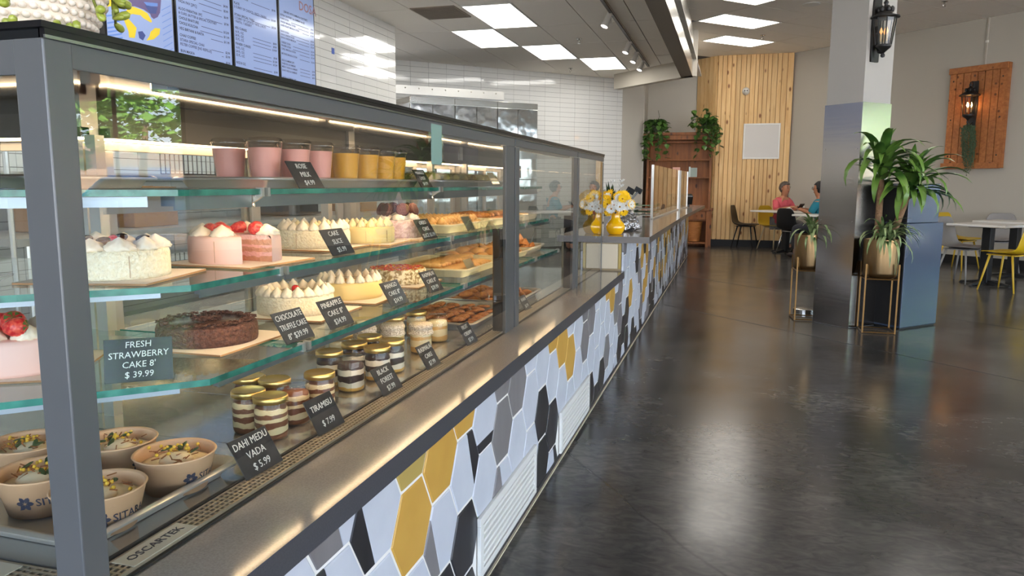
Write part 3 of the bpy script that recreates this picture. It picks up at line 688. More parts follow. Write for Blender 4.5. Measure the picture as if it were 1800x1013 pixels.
t = cake('pale pink cake crowned with chocolate sandwich cookies next to a sign', -1.10, 2.40, Z2, 'pale board under the cookie topped cake', .22, .1)
cake_body(.082, .060).build('cake_body', mat('cookies_cream', L(238, 206, 196), .6, noise=(90, L(206, 170, 158), 2, .1)), t, True)
ring(t, D_BIG, 6, .052, .059)
ck = MB().lathe([(.0005, -.008), (.021, -.008), (.023, -.005), (.023, -.003), (.020, -.002), (.020, .002), (.023, .003), (.023, .005), (.021, .008), (.0005, .008)], 22).mesh('cookie', mat('dark_cookie', L(84, 46, 40), .7, bump=(300, .8, .004)), radians(35))
for i in range(6):
    a = .2+i*1.05; o = obj('cookie', ck, t, (.055*cos(a), .055*sin(a), .094)); o.rotation_euler = (1.2, .3, a+1.2)
# -- lower shelf (z .845)
t = cake('pink iced cake topped with whole glossy strawberries, seen through the end glass', -1.30, 1.10, Z3, 'pale board under the strawberry topped cake', .25, .5)
cake_body(.105, .066).build('cake_body', M_PINKC, t, True); ring(t, D_BIG, 8, .075, .065, .3)
for i, (dx, dy, s) in enumerate(((.03, -.03, 1.5), (.058, -.052, 1.3), (-.02, -.01, 1.3))):
    o = obj('strawberry', BERRY, t, (dx, dy, .088)); o.rotation_euler = (.5+i, .7, i*2.); o.scale = (s, s, s)
    c = MB()
    for k in range(6): c.add([(0, 0, .017), (.010*cos(k+.3), .010*sin(k+.3), .014), (.010*cos(k-.3), .010*sin(k-.3), .015)], [(0, 1, 2)])
    c.build('sepals', M_LEAFG, o)
t = cake('dark chocolate truffle cake with crumb coated sides and a glazed top', -1.122, 1.42, Z3, 'pale board under the chocolate cake', .26, .0)
cake_body(.108, .042, .012, seed=9).build('cake_body', M_CRUMB, t, True)
MB().lathe([(.082, .0415), (.08, .0445), (.0008, .0445)], 40).build('glaze_top', M_CHOC, t, True)
cr = MB(); rc = random.Random(4)
for i in range(420):
    a = rc.uniform(0, 2*pi); rr = rc.uniform(.078, .103) if i < 340 else rc.uniform(0, .035); zz = .043 if i < 340 else .046
    cr.box(-.004, -.0018, -.001, .004, .0018, .0016, T(rr*cos(a), rr*sin(a), zz+rc.uniform(0, .006)) @ Rz(rc.uniform(0, 6)) @ Rx(rc.uniform(-.7, .7)))
stuff(cr.build('chocolate_shavings', M_CRUMB, t))
def peaks_cake(label, lb, x, y, body, nring, d, glaze, cherry=False, r=.103, h=.052):
    t = cake(label, x, y, Z3, lb, .25, .05, None, (.015, 0)); cake_body(r, h, .003 if body is M_SPONGE else 0).build('cake_body', body, t, True)
    ring(t, d, nring, r*.85, h-.001)
    MB().lathe([(r*.66, h), (r*.64, h+.003), (.0008, h+.0035)], 32).build('glaze_top', glaze, t, True)
    if cherry: ring(t, CHERRY, 1, 0, h+.003)
    return t
peaks_cake('white pineapple cake ringed with cream peaks and one red cherry', 'pale board under the pineapple cake', -1.141, 1.813, M_SPONGE, 20, D_WHITE, mat('pineapple_glaze', L(240, 206, 150), .15, coat=.4), True)
peaks_cake('yellow mango cake with tall slim cream peaks and orange glaze', 'pale board under the mango cake', -1.137, 2.113, M_YELC, 18, D_SLIM, M_GLAZE, False, .101, .052)
t = cake('cake with rose petal topping and nut speckled sides, last on the lower shelf', -1.137, 2.47, Z3, 'pale board under the rose petal cake', .25, .05)
cake_body(.103, .052).build('cake_body', mat('nutty_cream', L(240, 226, 190), .6, noise=(75, L(150, 124, 80), 3, .06)), t, True)
cr = MB()
for i in range(300):
    a = rc.uniform(0, 2*pi); rr = .097*sqrt(rc.random()); cr.box(-.004, -.002, 0, .004, .002, .0025, T(rr*cos(a), rr*sin(a), .052) @ Rz(rc.uniform(0, 6)) @ Rx(rc.uniform(-.5, .5)), rc.choice((0, 0, 1)))
stuff(cr.build('petal_topping', [M_PETAL, M_GLAZE], t))
# ---- chalk price signs
M_CHALKB = mat('chalkboard', L(38, 38, 40), .28, noise=(40, L(52, 52, 54), 3))
M_CHALK = mat('white_chalk', L(226, 226, 220), .8)
SG = 'chalk price signs in the case'
def sign(label, x, y, z, ang, lines, w=.11, h=.078, lean=.55, roll=0, sz=None):
    """ANG: heading of the face (0 = towards +x); leans back by LEAN"""
    t = thing('price_sign', label, 'price sign', (x, y, z+.001), ang, SG)
    M = T(0, 0, 0) @ Ry(-lean) @ Rx(roll)
    MB().box(-.0025, -w/2, 0, 0, w/2, h, M).build('board', M_CHALKB, t, bevel=.0008)
    MB().box(-.045, -w/2, 0, .006, w/2, .0015).build('stand', pane_mat('acrylic', (.93, .95, .95, 1)), t)
    F = M @ Matrix(((0, 0, 1, .0003), (1, 0, 0, 0), (0, 1, 0, 0), (0, 0, 0, 1)))
    n = len(lines); s = sz or min(.021, h*.78/n/1.05)
    for i, l in enumerate(lines):
        text('lettering', l, s*1.02, M_CHALK, t, F @ T(0, h-(i+.62)*h*.92/n, 0) @ Matrix.Rotation(.03, 4, 'Z'), 'CENTER', .0002, .0, .1, 1.0, w*.9)
    return t
D45 = -pi/4
sign('chalk sign for fresh strawberry cake, large in front at the corner of the lower shelf', -1.006, 1.083, Z3, D45-.15, ['FRESH', 'STRAWBERRY', "CAKE 8'", '$ 39.99'], .112, .078, .25, 0, .0155)
sign('chalk sign for chocolate truffle cake in front of the chocolate cake', -.925, 1.488, Z3, -.05, ['CHOCOLATE', 'TRUFFLE CAKE', '8" $39.99'])
sign('chalk sign for pineapple cake in front of the cherry topped cake', -.92, 1.672, Z3, -.05, ['PINEAPPLE', 'CAKE 8"', '$34.99'])
sign('chalk sign for mango cake in front of the yellow peaked cake', -.925, 2.03, Z3, -.05, ['MANGO', 'CAKE 8"', '$34.99'])
sign('chalk sign in front of the rose petal cake', -.925, 2.32, Z3, -.05, ['RASMALAI', 'CAKE 8"', '$39.99'])
sign('chalk sign for cake slice on the middle shelf', -.975, 1.79, Z2, -.05, ['CAKE', 'SLICE', '$5.99'])
sign('chalk sign in front of the cookie topped cake on the middle shelf', -.972, 2.39, Z2, -.05, ['OREO', 'CAKE', 'SLICE $5.99'])
sign('chalk sign for rose milk standing before the pink drinks', -1.01, 1.70, 1.187, -.05, ['ROSE', 'MILK', '$4.99'])
sign('small dark sign just past the mango drinks', -1.005, 2.44, 1.187, -.05, ['MANGO', 'LASSI', '$4.99'], .09, .07)
sign('dark cake sign on the top shelf at the far end glass edge of the picture', -1.245, .985, 1.187, -pi/2, ['CHOCOLATE', 'MAWA', '8"'], .14, .085, .1)
# ---- drinks on the top shelf, on a steel tray
M_CUP = pane_mat('cup_plastic', (.90, .89, .88, 1), 1.5, .03, 1.5)
M_ROSE = mat('rose_milk', L(244, 176, 166), .3); M_MANGO = mat('mango_drink', L(244, 182, 56), .3)
def sheet_tray(label, x, y, z, w, l, rz=0, h=.022, m=None, lip=.012, group='sheet trays in the case'):
    mb = MB(); a, b = w/2, l/2; r = .02
    def rr(a, b, z, r):
        p = []
        for cx, cy, s in ((a-r, b-r, 0), (-a+r, b-r, 1), (-a+r, -b+r, 2), (a-r, -b+r, 3)):
            for k in range(4): q = (s+k/3)*pi/2; p.append((cx+r*cos(q), cy+r*sin(q), z))
        return p
    rings = [rr(a-.016, b-.016, .0, .014), rr(a-.003, b-.003, h, .02), rr(a+lip*.5, b+lip*.5, h+.003, .024), rr(a+lip, b+lip, h, .028), rr(a+lip, b+lip, h-.004, .028)]
    vs = sum(rings, []); fs = [tuple(range(16))]
    for i in range(4):
        for k in range(16): fs.append((i*16+k, i*16+(k+1) % 16, (i+1)*16+(k+1) % 16, (i+1)*16+k))
    mb.add(vs, fs)
    o = mb.build('sheet_tray', m or M_SATIN, None, radians(50)); o.modifiers.new('solid', 'SOLIDIFY').thickness = .0012
    o.location = (x, y, z+.0015); o.rotation_euler = (0, 0, rz); return tag(o, label, 'tray', group)
sheet_tray('steel sheet tray on the top shelf under the pink and mango drinks', -1.175, 2.02, 1.187, .26, .92)
sheet_tray('empty end of a steel tray on the top shelf near the corner post', -1.37, 1.27, 1.187, .24, .32)
def drink(label, m, x, y):
    t = thing('drink_cup', label, 'drink', (x, y, 1.1895), random.uniform(0, 3), 'cups of drink on the top shelf')
    MB().lathe([(.031, .001), (.0328, .02), (.0405, .098), (.0005, .0985)], 28).build('drink', m, t, radians(40))
    MB().lathe([(.0325, 0), (.034, .02), (.0425, .110), (.044, .111), (.044, .114)], 28, cap=False).build('cup', M_CUP, t, True)
    MB().lathe([(.0455, .111), (.046, .116), (.0435, .117), (.0405, .122), (.036, .1235), (.0005, .1235)], 28, cap=False).build('lid', M_CUP, t, True)
PL = ['pink rose drink in a clear lidded cup, foremost of its row', 'pink rose drink cup at the near end of the tray', 'pink rose drink second along the glass side', 'pink rose drink third along, behind the chalk sign', 'pink rose drink in the second row, behind the foremost cup', 'pink rose drink in the second row beside the mango cups']
for (x, y), l in zip(((-1.13, 1.68), (-1.25, 1.70), (-1.115, 1.79), (-1.11, 1.90), (-1.225, 1.81), (-1.215, 1.93)), PL): drink(l, M_ROSE, x, y)
ML_ = ['mango drink cup closest to the pink drinks at the back', 'large looking mango drink in front, next to the pink cups', 'mango drink second along the glass side', 'mango drink third along the glass side', 'mango drink at the far end of the tray', 'mango drink in the second row from the glass', 'mango drink in the back row near the far end']
for (x, y), l in zip(((-1.21, 2.06), (-1.105, 2.05), (-1.10, 2.17), (-1.10, 2.29), (-1.11, 2.40), (-1.21, 2.18), (-1.215, 2.31)), ML_): drink(l, M_MANGO, x, y)
# ---- bowls of dahi vada on a sheet tray
M_BOWL = mat('kraft_bowl', L(216, 174, 134), .6)
M_BOWLIN = mat('kraft_bowl_inside', L(230, 188, 146), .6)
M_YOG = mat('yogurt', L(238, 216, 178), .4, bump=(60, .3, .006)); M_CORN = mat('crisp_yellow', L(232, 186, 60), .5); M_HERB = mat('herb_green', L(62, 74, 34), .6); M_CHUT = mat('brown_garnish', L(150, 92, 46), .5)
M_NAVY = mat('navy_print', L(48, 50, 66), .6)
def wrap(me, M, R0, slope, a0, z0):
    """bend a flat (x, y) print around a bowl wall: radius R0+slope*z"""
    for v in me.vertices:
        p = M @ v.co; z = z0+p.y; r = R0+slope*z+.0006; a = a0+p.x/r; v.co = (r*cos(a), r*sin(a), z)
def bowl(label, x, y, rz, kind, logo=True):
    t = thing('food_bowl', label, 'bowl', (x, y, ZD+.0042), rz, 'bowls of food on the sheet tray')
    R0, R1, h = .054, .071, .066; sl = (R1-R0)/h
    MB().lathe([(.0005, .001), (R0-.002, .001), (R0, 0), (R1, h), (R1+.0025, h+.002), (R1+.0005, h+.0042), (R1-.002, h+.001)], 44, cap=False).build('bowl', M_BOWL, t, True)
    MB().lathe([(R1-.0025, h+.001), (R0+.010, .042)], 44, cap=False).build('bowl_lining', M_BOWLIN, t, True)
    MB().lathe([(R1-.008, .047), (R1-.02, .050), (.02, .053), (.0008, .054)], 40).build('filling', M_YOG, t, True)
    q = random.Random(int(x*1000)+kind); dum = MB().ball((.0, .0, .056), .03, 18, 10, (1, 1, .45)); dum.build('dumpling', M_YOG, t, True, (.012, -.01, 0))
    c = MB(); g = MB(); b = MB()
    for i in range(46 if kind else 22): a = q.uniform(0, 6.28); r = abs(q.gauss(0, .024)); c.ball((r*cos(a)-.012, r*sin(a)+.012, .061+q.uniform(0, .01)), .0036, 6, 4)
    for i in range(5): g.ball((q.uniform(-.035, .03), q.uniform(-.03, .03), .068), .013, 8, 5, (1, .4, .16), M=Rz(q.uniform(0, 6)) @ Ry(q.uniform(-.7, .7)))
    for i in range(26): b.box(-.008, -.0009, 0, .008, .0009, .0016, T(q.uniform(-.04, .04), q.uniform(-.04, .04), .062+q.uniform(0, .008)) @ Rz(q.uniform(0, 6)) @ Ry(q.uniform(-.5, .5)))
    stuff(c.build('corn_crisps', M_CORN, t, True)); stuff(g.build('herb_leaves', M_HERB, t, True)); stuff(b.build('spice_shreds', M_CHUT, t))
    if logo:
        f = MB()
        for k in range(6):
            M = Rz(k*pi/3+.5); P = [(0, 0), (.0042, .005), (.0032, .0095), (0, .0125), (-.0032, .0095), (-.0042, .005)]
            f.add([M @ Vector((px, py+.0014, 0)) for px, py in P], [tuple(range(6))])
        f.tube([(-.009, -.012, 0), (-.004, -.004, 0)], .0011, 4)
        o = f.build('flower_logo', M_NAVY, t); wrap(o.data, T(0, 0, 0), R0, sl, -.42, .031)
        o = text('lettering', 'SITARA', .0195, M_NAVY, t, Matrix.Identity(4), 'LEFT', 0, .0002); wrap(o.data, Matrix.Translation((.016, 0, 0)), R0, sl, -.42, .031)
bowl('kraft bowl of topped yogurt at the tray corner, whole logo facing out', -.975, 1.125, -.05, 0)
bowl('kraft bowl of topped yogurt beside the corner post, nearest the front glass', -.982, .955, -.35, 0)
bowl('kraft bowl of topped yogurt in the back row, partly behind the corner post', -1.13, 1.15, .2, 0)
bowl('kraft bowl with yellow crisps seen through the end glass, nearest', -1.135, .985, -.75, 1)
bowl('kraft bowl heaped with yellow crisps behind another, seen through the end glass', -1.285, 1.09, .3, 1)
sheet_tray('aluminium sheet tray holding the kraft paper bowls', -1.12, 1.045, ZD, .40, .36, -.02, .026)
sign('chalk sign for dahi medu vada beside the bowls', -.868, 1.25, ZD, -.05, ['DAHI MEDU', 'VADA', '$ 5.99'], .115, .082)
# ---- dessert jars
M_GOLD = mat('gold_lid', L(222, 190, 120), .34, 1)
M_JAR = pane_mat('jar_glass', (.97, .97, .96, 1), 1.48)
def layer_mat(name, cols):
    m = mat(name, cols[0][1], .6); nt = m.node_tree; N = nt.nodes; K = nt.links
    tc = N.new('ShaderNodeTexCoord'); s = N.new('ShaderNodeSeparateXYZ'); K.new(tc.outputs['Object'], s.inputs[0])
    nz = N.new('ShaderNodeTexNoise'); nz.inputs['Scale'].default_value = 38; nz.inputs['Detail'].default_value = 3; K.new(tc.outputs['Object'], nz.inputs['Vector'])
    md = N.new('ShaderNodeMath'); md.operation = 'MULTIPLY_ADD'; md.inputs[1].default_value = .014; K.new(nz.outputs['Fac'], md.inputs[0]); K.new(s.outputs['Z'], md.inputs[2])
    mr = N.new('ShaderNodeMapRange'); mr.inputs[1].default_value = .007; mr.inputs[2].default_value = .085; K.new(md.outputs[0], mr.inputs[0])
    r = N.new('ShaderNodeValToRGB'); r.color_ramp.interpolation = 'CONSTANT'; e = r.color_ramp.elements
    e[0].position = cols[0][0]; e[0].color = cols[0][1]; e[1].position = cols[1][0]; e[1].color = cols[1][1]
    for p, c in cols[2:]: q = e.new(p); q.color = c
    K.new(mr.outputs[0], r.inputs[0]); K.new(r.outputs[0], N['Principled BSDF'].inputs['Base Color']); return m
CR, BR, DK = L(238, 214, 170), L(120, 70, 44), L(54, 32, 30)
TIRA = layer_mat('tiramisu_layers', [(0, BR), (.22, CR), (.38, BR), (.54, CR), (.66, BR), (.78, CR), (.92, BR)])
BLAK = layer_mat('black_forest_layers', [(0, L(232, 176, 84)), (.18, L(240, 228, 206)), (.36, DK), (.6, L(244, 232, 214)), (.8, DK)])
RASM = layer_mat('pale_layers', [(0, L(226, 176, 104)), (.3, L(240, 220, 176)), (.6, L(226, 178, 110)), (.75, L(240, 222, 180))])
lid_me = MB().lathe([(.037, .084), (.0385, .085), (.0385, .096), (.0365, .0985), (.034, .0972), (.0005, .0972)], 32, cap=False).mesh('lid', M_GOLD, True)
jar_me = MB().lathe([(.026, 0), (.035, .002), (.0375, .01), (.0375, .066), (.0355, .076), (.034, .084)], 32, cap=False).mesh('jar_body', M_JAR, True)
clid_me = MB().lathe([(.0355, .084), (.0365, .086), (.0365, .095), (.034, .097), (.0005, .097)], 32, cap=False).mesh('lid', M_JAR, True)
clo = MB().lathe([(.043, .066), (.041, .072), (.0385, .080), (.0385, .083), (.040, .085), (.0405, .094), (.036, .1), (.0005, .101)], 36, None, None, (14, .045), 0, cap=False).mesh('cloth_cover', mat('dotted_cloth', L(234, 222, 204), .8, noise=(420, L(150, 136, 120), 1, .04)), True)
cont = {k: MB().lathe([(.025, .0015), (.034, .004), (.036, .011), (.036, .065), (.033, .076), (.0005, .078)], 28).mesh('dessert', m, True) for k, m in (('t', TIRA), ('b', BLAK), ('r', RASM))}
def jar(label, kind, x, y, lid='g', group='dessert jars'):
    t = thing('dessert_jar', label, 'jar', (x-.045, y, ZD+.0006), 0, group)
    obj('dessert', cont[kind], t); obj('jar_body', jar_me, t)
    obj('cloth_cover' if lid == 'c' else 'lid', {'g': lid_me, 'c': clo, 'n': clid_me}[lid], t)
for l, x, y, d in (('tiramisu jar with gold lid, front of its cluster by the chalk sign', -.925, 1.425, 'g'), ('tiramisu jar with gold lid at the near end of its cluster', -1.0, 1.45, 'g'), ('tiramisu jar with gold lid, farthest back of its cluster', -1.075, 1.56, 'g'),
                   ('tiramisu jar with gold lid in the middle of its cluster', -1.0, 1.555, 'g'), ('tiramisu jar with gold lid behind the chalk sign', -.93, 1.645, 'g'), ('tiramisu jar with a clear lid in its cluster', -.935, 1.535, 'n')): jar(l, 't', x, y, d, 'tiramisu jars')
for l, x, y, d in (('dark layered cream jar with gold lid at the near end of its cluster', -1.03, 1.87, 'g'), ('dark layered cream jar with a clear lid by the sign', -.945, 1.835, 'n'), ('dark layered cream jar with gold lid, front row second', -.925, 1.96, 'g'), ('dark layered cream jar with gold lid in the middle row', -1.015, 1.99, 'g'),
                   ('dark layered cream jar with gold lid, front row third', -.925, 2.06, 'g'), ('dark layered cream jar with gold lid behind the middle row', -1.02, 2.10, 'g')): jar(l, 'b', x, y, d, 'dark layered jars')
for l, x, y in (('jar with spotted cloth cover, nearest of three', -1.10, 2.22), ('jar with spotted cloth cover, middle of three', -1.03, 2.29), ('jar with spotted cloth cover, closest to the front glass', -.945, 2.33)): jar(l, 'r', x, y, 'c', 'cloth covered jars')
RL = ['pale layered jar with gold lid behind the first cloth cover', 'pale layered jar with gold lid behind the middle cloth cover', 'pale layered jar with gold lid in the last row, deepest', 'pale layered jar with gold lid in the last row centre', 'pale layered jar with a clear lid beside the last sign', 'pale layered jar with gold lid next to the dark layered jars']
for l, x, y, d in zip(RL, (-1.18, -1.09, -1.15, -1.06, -.96, -1.12), (2.36, 2.43, 2.55, 2.56, 2.52, 2.10), 'gggggg'): jar(l, 'r', x, y, 'n' if 'clear' in l else 'g', 'pale layered jars')
sign('chalk sign for tiramisu leaning before the jars', -.868, 1.515, ZD, -.05, ['TIRAMISU', '$ 7.99'], .11, .085, .5, 0, .02)
sign('chalk sign in front of the dark layered jars', -.868, 1.85, ZD, -.05, ['BLACK', 'FOREST', '$7.99'], .11, .08)
sign('chalk sign between the dark layered jars and the cloth covered jars', -.868, 2.15, ZD, -.05, ['RASMALAI', 'CAKE', '$7.99'], .10, .08)
sign('chalk sign beyond the cloth covered jars near the case post', -.868, 2.52, ZD, -.05, ['FRUIT', 'CREAM', '$7.99'], .10, .08)
# ---- trays of pastries further along
M_CROIS = mat('baked_pastry', L(206, 140, 70), .45, noise=(60, L(166, 98, 42), 3))
M_PUFF = mat('golden_puff', L(228, 184, 116), .5, noise=(60, L(206, 154, 84), 3))
M_PALET = mat('cream_tray', L(206, 196, 160), .5)
def cro_me():
    mb = MB(); pts = []; rs = []
    for i in range(13):
        a = -1.25+2.5*i/12; pts.append((.04*sin(a), .03*cos(a)-.02, .014)); rs.append(.004+.0115*cos(a*1.1)**2+(.0016 if i % 2 else 0))
    mb.tube(pts, rs, 10); return mb.mesh('croissant', M_CROIS, True)
def puff_me(m, n): return MB().lathe([(.015, 0), (.018, .006), (.016, .013), (.009, .022), (.004, .027), (.0004, .029)], 14, None, None, (7, .09), 40).mesh(n, m, True)
def twist_me(): return MB().lathe([(.006, -.06), (.011, -.05), (.013, -.02), (.0135, 0), (.013, .02), (.011, .05), (.006, .06)], 12, T(0, 0, .013) @ Ry(pi/2), None, (3, .18), 90).mesh('pastry', M_PUFF, True)
def samosa_me():
    v = [(.035, 0, 0), (-.018, .03, 0), (-.018, -.03, 0), (0, 0, .034), (.012, .018, .006), (.012, -.018, .006), (-.022, 0, .006)]
    return MB().add(v, [(0, 4, 3), (4, 1, 3), (1, 6, 3), (6, 2, 3), (2, 5, 3), (5, 0, 3), (0, 5, 2, 6, 1, 4)]).mesh('samosa', M_CROIS)
def fixed(me):
    bm = bmesh.new(); bm.from_mesh(me); bmesh.ops.recalc_face_normals(bm, faces=bm.faces); bm.to_mesh(me); bm.free(); return me
CRO, PUF, TWI, SAM = cro_me(), puff_me(M_PUFF, 'puff'), twist_me(), fixed(samosa_me())
CKI = MB().lathe([(.03, 0), (.032, .004), (.026, .010), (.0005, .011)], 18).mesh('cookie', mat('cookie_brown', L(196, 138, 80), .7, noise=(90, L(150, 92, 50), 2, .1), bump=(90, .6, .006)), True)
PAV = MB().lathe([(.034, 0), (.038, .012), (.032, .028), (.016, .036), (.0005, .038)], 18).mesh('bun', mat('bun_brown', L(206, 142, 80), .35, noise=(20, L(228, 180, 112), 2)), True)
def fill(me, name, label, cat, group, x, y, z, w, l, nx, ny, rz0=0, layers=1, jit=.2, sc=1, tilt=0):
    for k in range(layers):
        for i in range(nx-k):
            for j in range(ny-k):
                o = obj(name, me); o.location = (x-w/2+(i+.5+k*.5)*w/nx+random.uniform(-1, 1)*jit*.012, y-l/2+(j+.5+k*.5)*l/ny+random.uniform(-1, 1)*jit*.012, z+k*.020*sc)
                o.rotation_euler = (random.uniform(-tilt, tilt), random.uniform(-tilt, tilt), rz0+random.uniform(-1, 1)*jit); o.scale = (sc, sc, sc); tag(o, label, cat, group)
def lot(tray_label, me, name, label, group, x, y, z, w, l, nx, ny, **k):
    sheet_tray(tray_label, x, y, z, w, l, 0, .03, k.pop('tm', M_PALET)); fill(me, name, label, name, group, x, y, z+.005, w-.05, l-.05, nx, ny, **k)
lot('cream tray of pointed golden puffs on the middle shelf', PUF, 'puff', 'small pointed golden puff in rows on the middle shelf tray', 'golden puffs on the middle shelf', -1.17, 2.90, Z2, .34, .50, 8, 12, layers=2, sc=1.12)
lot('cream tray of crescent rolls beyond the golden puffs', CRO, 'croissant', 'brown crescent roll on the middle shelf beyond the golden puffs', 'crescent rolls on the middle shelf', -1.17, 3.46, Z2, .34, .44, 4, 5, layers=2, jit=.6)
lot('deep cream tray of braided rolls on the lower shelf', TWI, 'pastry', 'braided golden roll stacked on the lower shelf tray', 'braided rolls on the lower shelf', -1.13, 2.92, Z3, .36, .50, 2, 12, layers=2, jit=.15)
lot('cream tray of round buns at the far lower shelf', PAV, 'bun', 'round brown glazed bun on the far lower shelf', 'round buns on the lower shelf', -1.13, 3.46, Z3, .34, .42, 4, 5, layers=2, jit=.3)
lot('steel tray of flat cookies on the case floor', CKI, 'cookie', 'flat brown cookie on the steel tray at the case floor', 'cookies on the case floor', -1.14, 2.97, ZD, .40, .52, 5, 7, layers=2, jit=.3, tm=M_SATIN, tilt=.2)
lot('steel tray of crescent rolls on the case floor past the post', CRO, 'croissant', 'crescent roll on the case floor tray past the post', 'crescent rolls on the case floor', -1.12, 3.52, ZD, .38, .46, 4, 5, layers=2, jit=.8, tm=M_SATIN)
lot('steel tray of samosas in the far section on the lower shelf', SAM, 'samosa', 'browned triangular samosa heaped in the far section', 'samosas in the far section', -1.12, 3.86, Z3, .30, .30, 4, 4, layers=3, jit=.9, tm=M_SATIN, sc=1.25, tilt=.4)
lot('steel tray of brown twists in the far section on the middle shelf', TWI, 'pastry', 'long golden twist on the far end of the middle shelf', 'twists on the middle shelf', -1.16, 3.87, Z2, .32, .30, 2, 7, layers=2, jit=.3, tm=M_SATIN)
# wrapped snacks on the top shelf beyond the drinks
M_WRAP = pane_mat('cellophane', (.93, .93, .9, 1), 1.45, .1)
sheet_tray('steel tray of wrapped snacks on the top shelf', -1.18, 3.05, 1.187, .30, .86)
for i in range(8):
    for k in range(2):
        t = thing('wrapped_snack', 'cellophane wrapped savoury roll on the top shelf beyond the drinks', 'snack', (-1.25+k*.14, 2.68+i*.105, 1.195), random.uniform(-.4, .4), 'wrapped rolls on the top shelf')
        MB().lathe([(.008, -.055), (.02, -.045), (.024, 0), (.02, .045), (.008, .055)], 12, T(0, 0, .024) @ Ry(pi/2)).build('roll', mat('savoury_roll', L(186, 164, 96), .6, noise=(50, L(120, 120, 60), 3)), t, True)
        c = MB(); q = random.Random(i*2+k)
        c.lathe([(.018, -.085), (.006, -.064), (.024, -.045), (.028, 0), (.024, .045), (.006, .064), (.018, .085)], 11, T(0, 0, .027) @ Ry(pi/2), None, (5, .12), 8, cap=False)
        c.build('wrapper', M_WRAP, t)
for i, (y, z, l) in enumerate(((2.78, Z2, 'clear acrylic price holder in front of the golden puffs'), (2.80, Z3, 'clear acrylic price holder in front of the braided rolls'), (3.1, 1.187, 'clear acrylic price holder before the wrapped rolls'))):
    t = thing('sign_holder', l, 'sign holder', (-.955, y, z+.001)); MB().box(-.003, -.05, 0, 0, .05, .08, Ry(-.5)).box(-.05, -.05, 0, .01, .05, .002).build('holder', pane_mat('acrylic', 0), t)
    MB().box(-.0036, -.045, .01, -.0032, .045, .07, Ry(-.5)).build('card', mat('faded_card', L(176, 160, 120), .6), t)
sign('dark chalk sign on the lower shelf past the case post', -.93, 3.25, Z3, -.05, ['VEG', 'PUFF', '$2.99'], .09, .075)
sign('dark chalk sign on the case floor past the case post', -.868, 3.3, ZD, -.05, ['KHARI', '$6.99'], .09, .07)
# ------------------------------------------------------------------ menu screens on the tiled wall
M_BEZ = mat('black_bezel', L(12, 12, 14), .25)
M_SCR = mat('lit_screen', L(132, 146, 182), .12, emis=(L(134, 156, 200), .34))
M_MTXT = mat('screen_ink', L(14, 16, 40), .5); M_MTXT2 = mat('screen_ink_soft', L(46, 50, 84), .5)
YB = [4.36, 5.06, 5.765, 6.465, 7.125]; ZB0, ZB1 = 1.90, 3.12
SL = ['lit menu screen with a picture of a drink and mango slices', 'lit menu screen listing breads and chai, second along', 'lit menu screen listing thali and curries, third along', 'lit menu screen headed DOSA, last of the four']
screens = []
for i in range(4):
    a, b = YB[i]+.006, YB[i+1]-.006
    t = thing('menu_screen', SL[i], 'screen', (-4.235, (a+b)/2, 0), 0, 'menu screens in a row')
    w = (b-a)/2; bz = MB().box(0, -w, ZB0, .085, w, ZB1); bz.build('bezel', M_BEZ, t, bevel=.003)
    MB().box(.085, -w+.018, ZB0+.018, .0865, w-.018, ZB1-.018).build('screen_face', M_SCR, t)
    screens.append((t, w))
def mt(i, y, z, s, size, m=None, align='LEFT', bold=.0006): # y measured in the world
    t, w = screens[i]; return text('lettering', s, size, m or M_MTXT, t, Matrix(((0, 0, 1, .0869), (1, 0, 0, y-t.location.y), (0, 1, 0, z), (0, 0, 0, 1))), align, 0, bold)
def ml(i, y0, y1, z, m=None):
    t, w = screens[i]; MB().box(.0866, y0-t.location.y, z-.002, .0872, y1-t.location.y, z+.002).build('dotted_rule', m or M_MTXT2, t)
L2 = [(2.62, 'MASALA PAPAD', 0, '$5.99'), (2.57, 'VADA PAV [2PC]', 0, '$6.99'), (2.515, 'ALOO PARATHA 1PC', 1, '$7.99'), (2.482, '& CURD, BUTTER & SPECIAL CHUTNEY', 2, ''), (2.446, 'CHOLE BHATURE', 1, '$12.99'), (2.408, 'CHOLE KULCHA', 1, '$11.99'), (2.366, 'VEG BIRYANI & RAITA', 1, '$11.99'), (2.316, 'CHAI/ COFFEE', 1, ''), (2.281, 'SITARA SPECIAL CHAI', 0, '$2.99'), (2.248, 'FILTER COFFEE [NO REFILLS]', 0, '$3.99'), (2.197, 'BUN MASKA', 1, '$3.99'), (2.167, 'CHAI TOAN BISCUIT', 0, '$5.99'), (2.66, 'KALA KHATTA', 0, '$4.99')]
for z, s, k, p in L2:
    z += .02; mt(1, 5.105, z, s, .029 if k != 2 else .026, M_MTXT if k == 1 else M_MTXT2)
    if p: mt(1, 5.715, z-.012, p, .026, M_MTXT, 'RIGHT'); ml(1, 5.105+.0185*len(s)+.02, 5.63, z-.018)
L3 = [(2.79, '2 CURRY & RICE', 0, '$9.99'), (2.728, 'PLATE', 1, ''), (2.698, '2 CURRY OF CHOICE + RICE + NAAN', 0, '$13.99'), (2.634, 'SITARA SPECIAL THALI', 1, '$15.99'), (2.606, '2 CURRY OF CHOICE + RICE, 2 ROTI', 0, ''), (2.578, '1 RAITA, 1 DESSERT', 0, ''), (2.524, 'VEG CURRIES', 1, ''), (2.491, '16 FL. OZ.', 0, '$8.99'), (2.461, '24 FL. OZ.', 0, '$9.99'), (2.431, '32 FL. OZ.', 0, '$14.99'), (2.392, 'PANEER CURRIES', 1, ''), (2.359, '16 FL. OZ.', 0, '$9.99'), (2.327, '24 FL. OZ.', 0, '$12.99'), (2.297, '32 FL. OZ.', 0, '$15.99'), (2.233, 'RICE 8 OZ.', 1, '$3.99'), (2.172, 'CONDIMENTS', 1, '')]
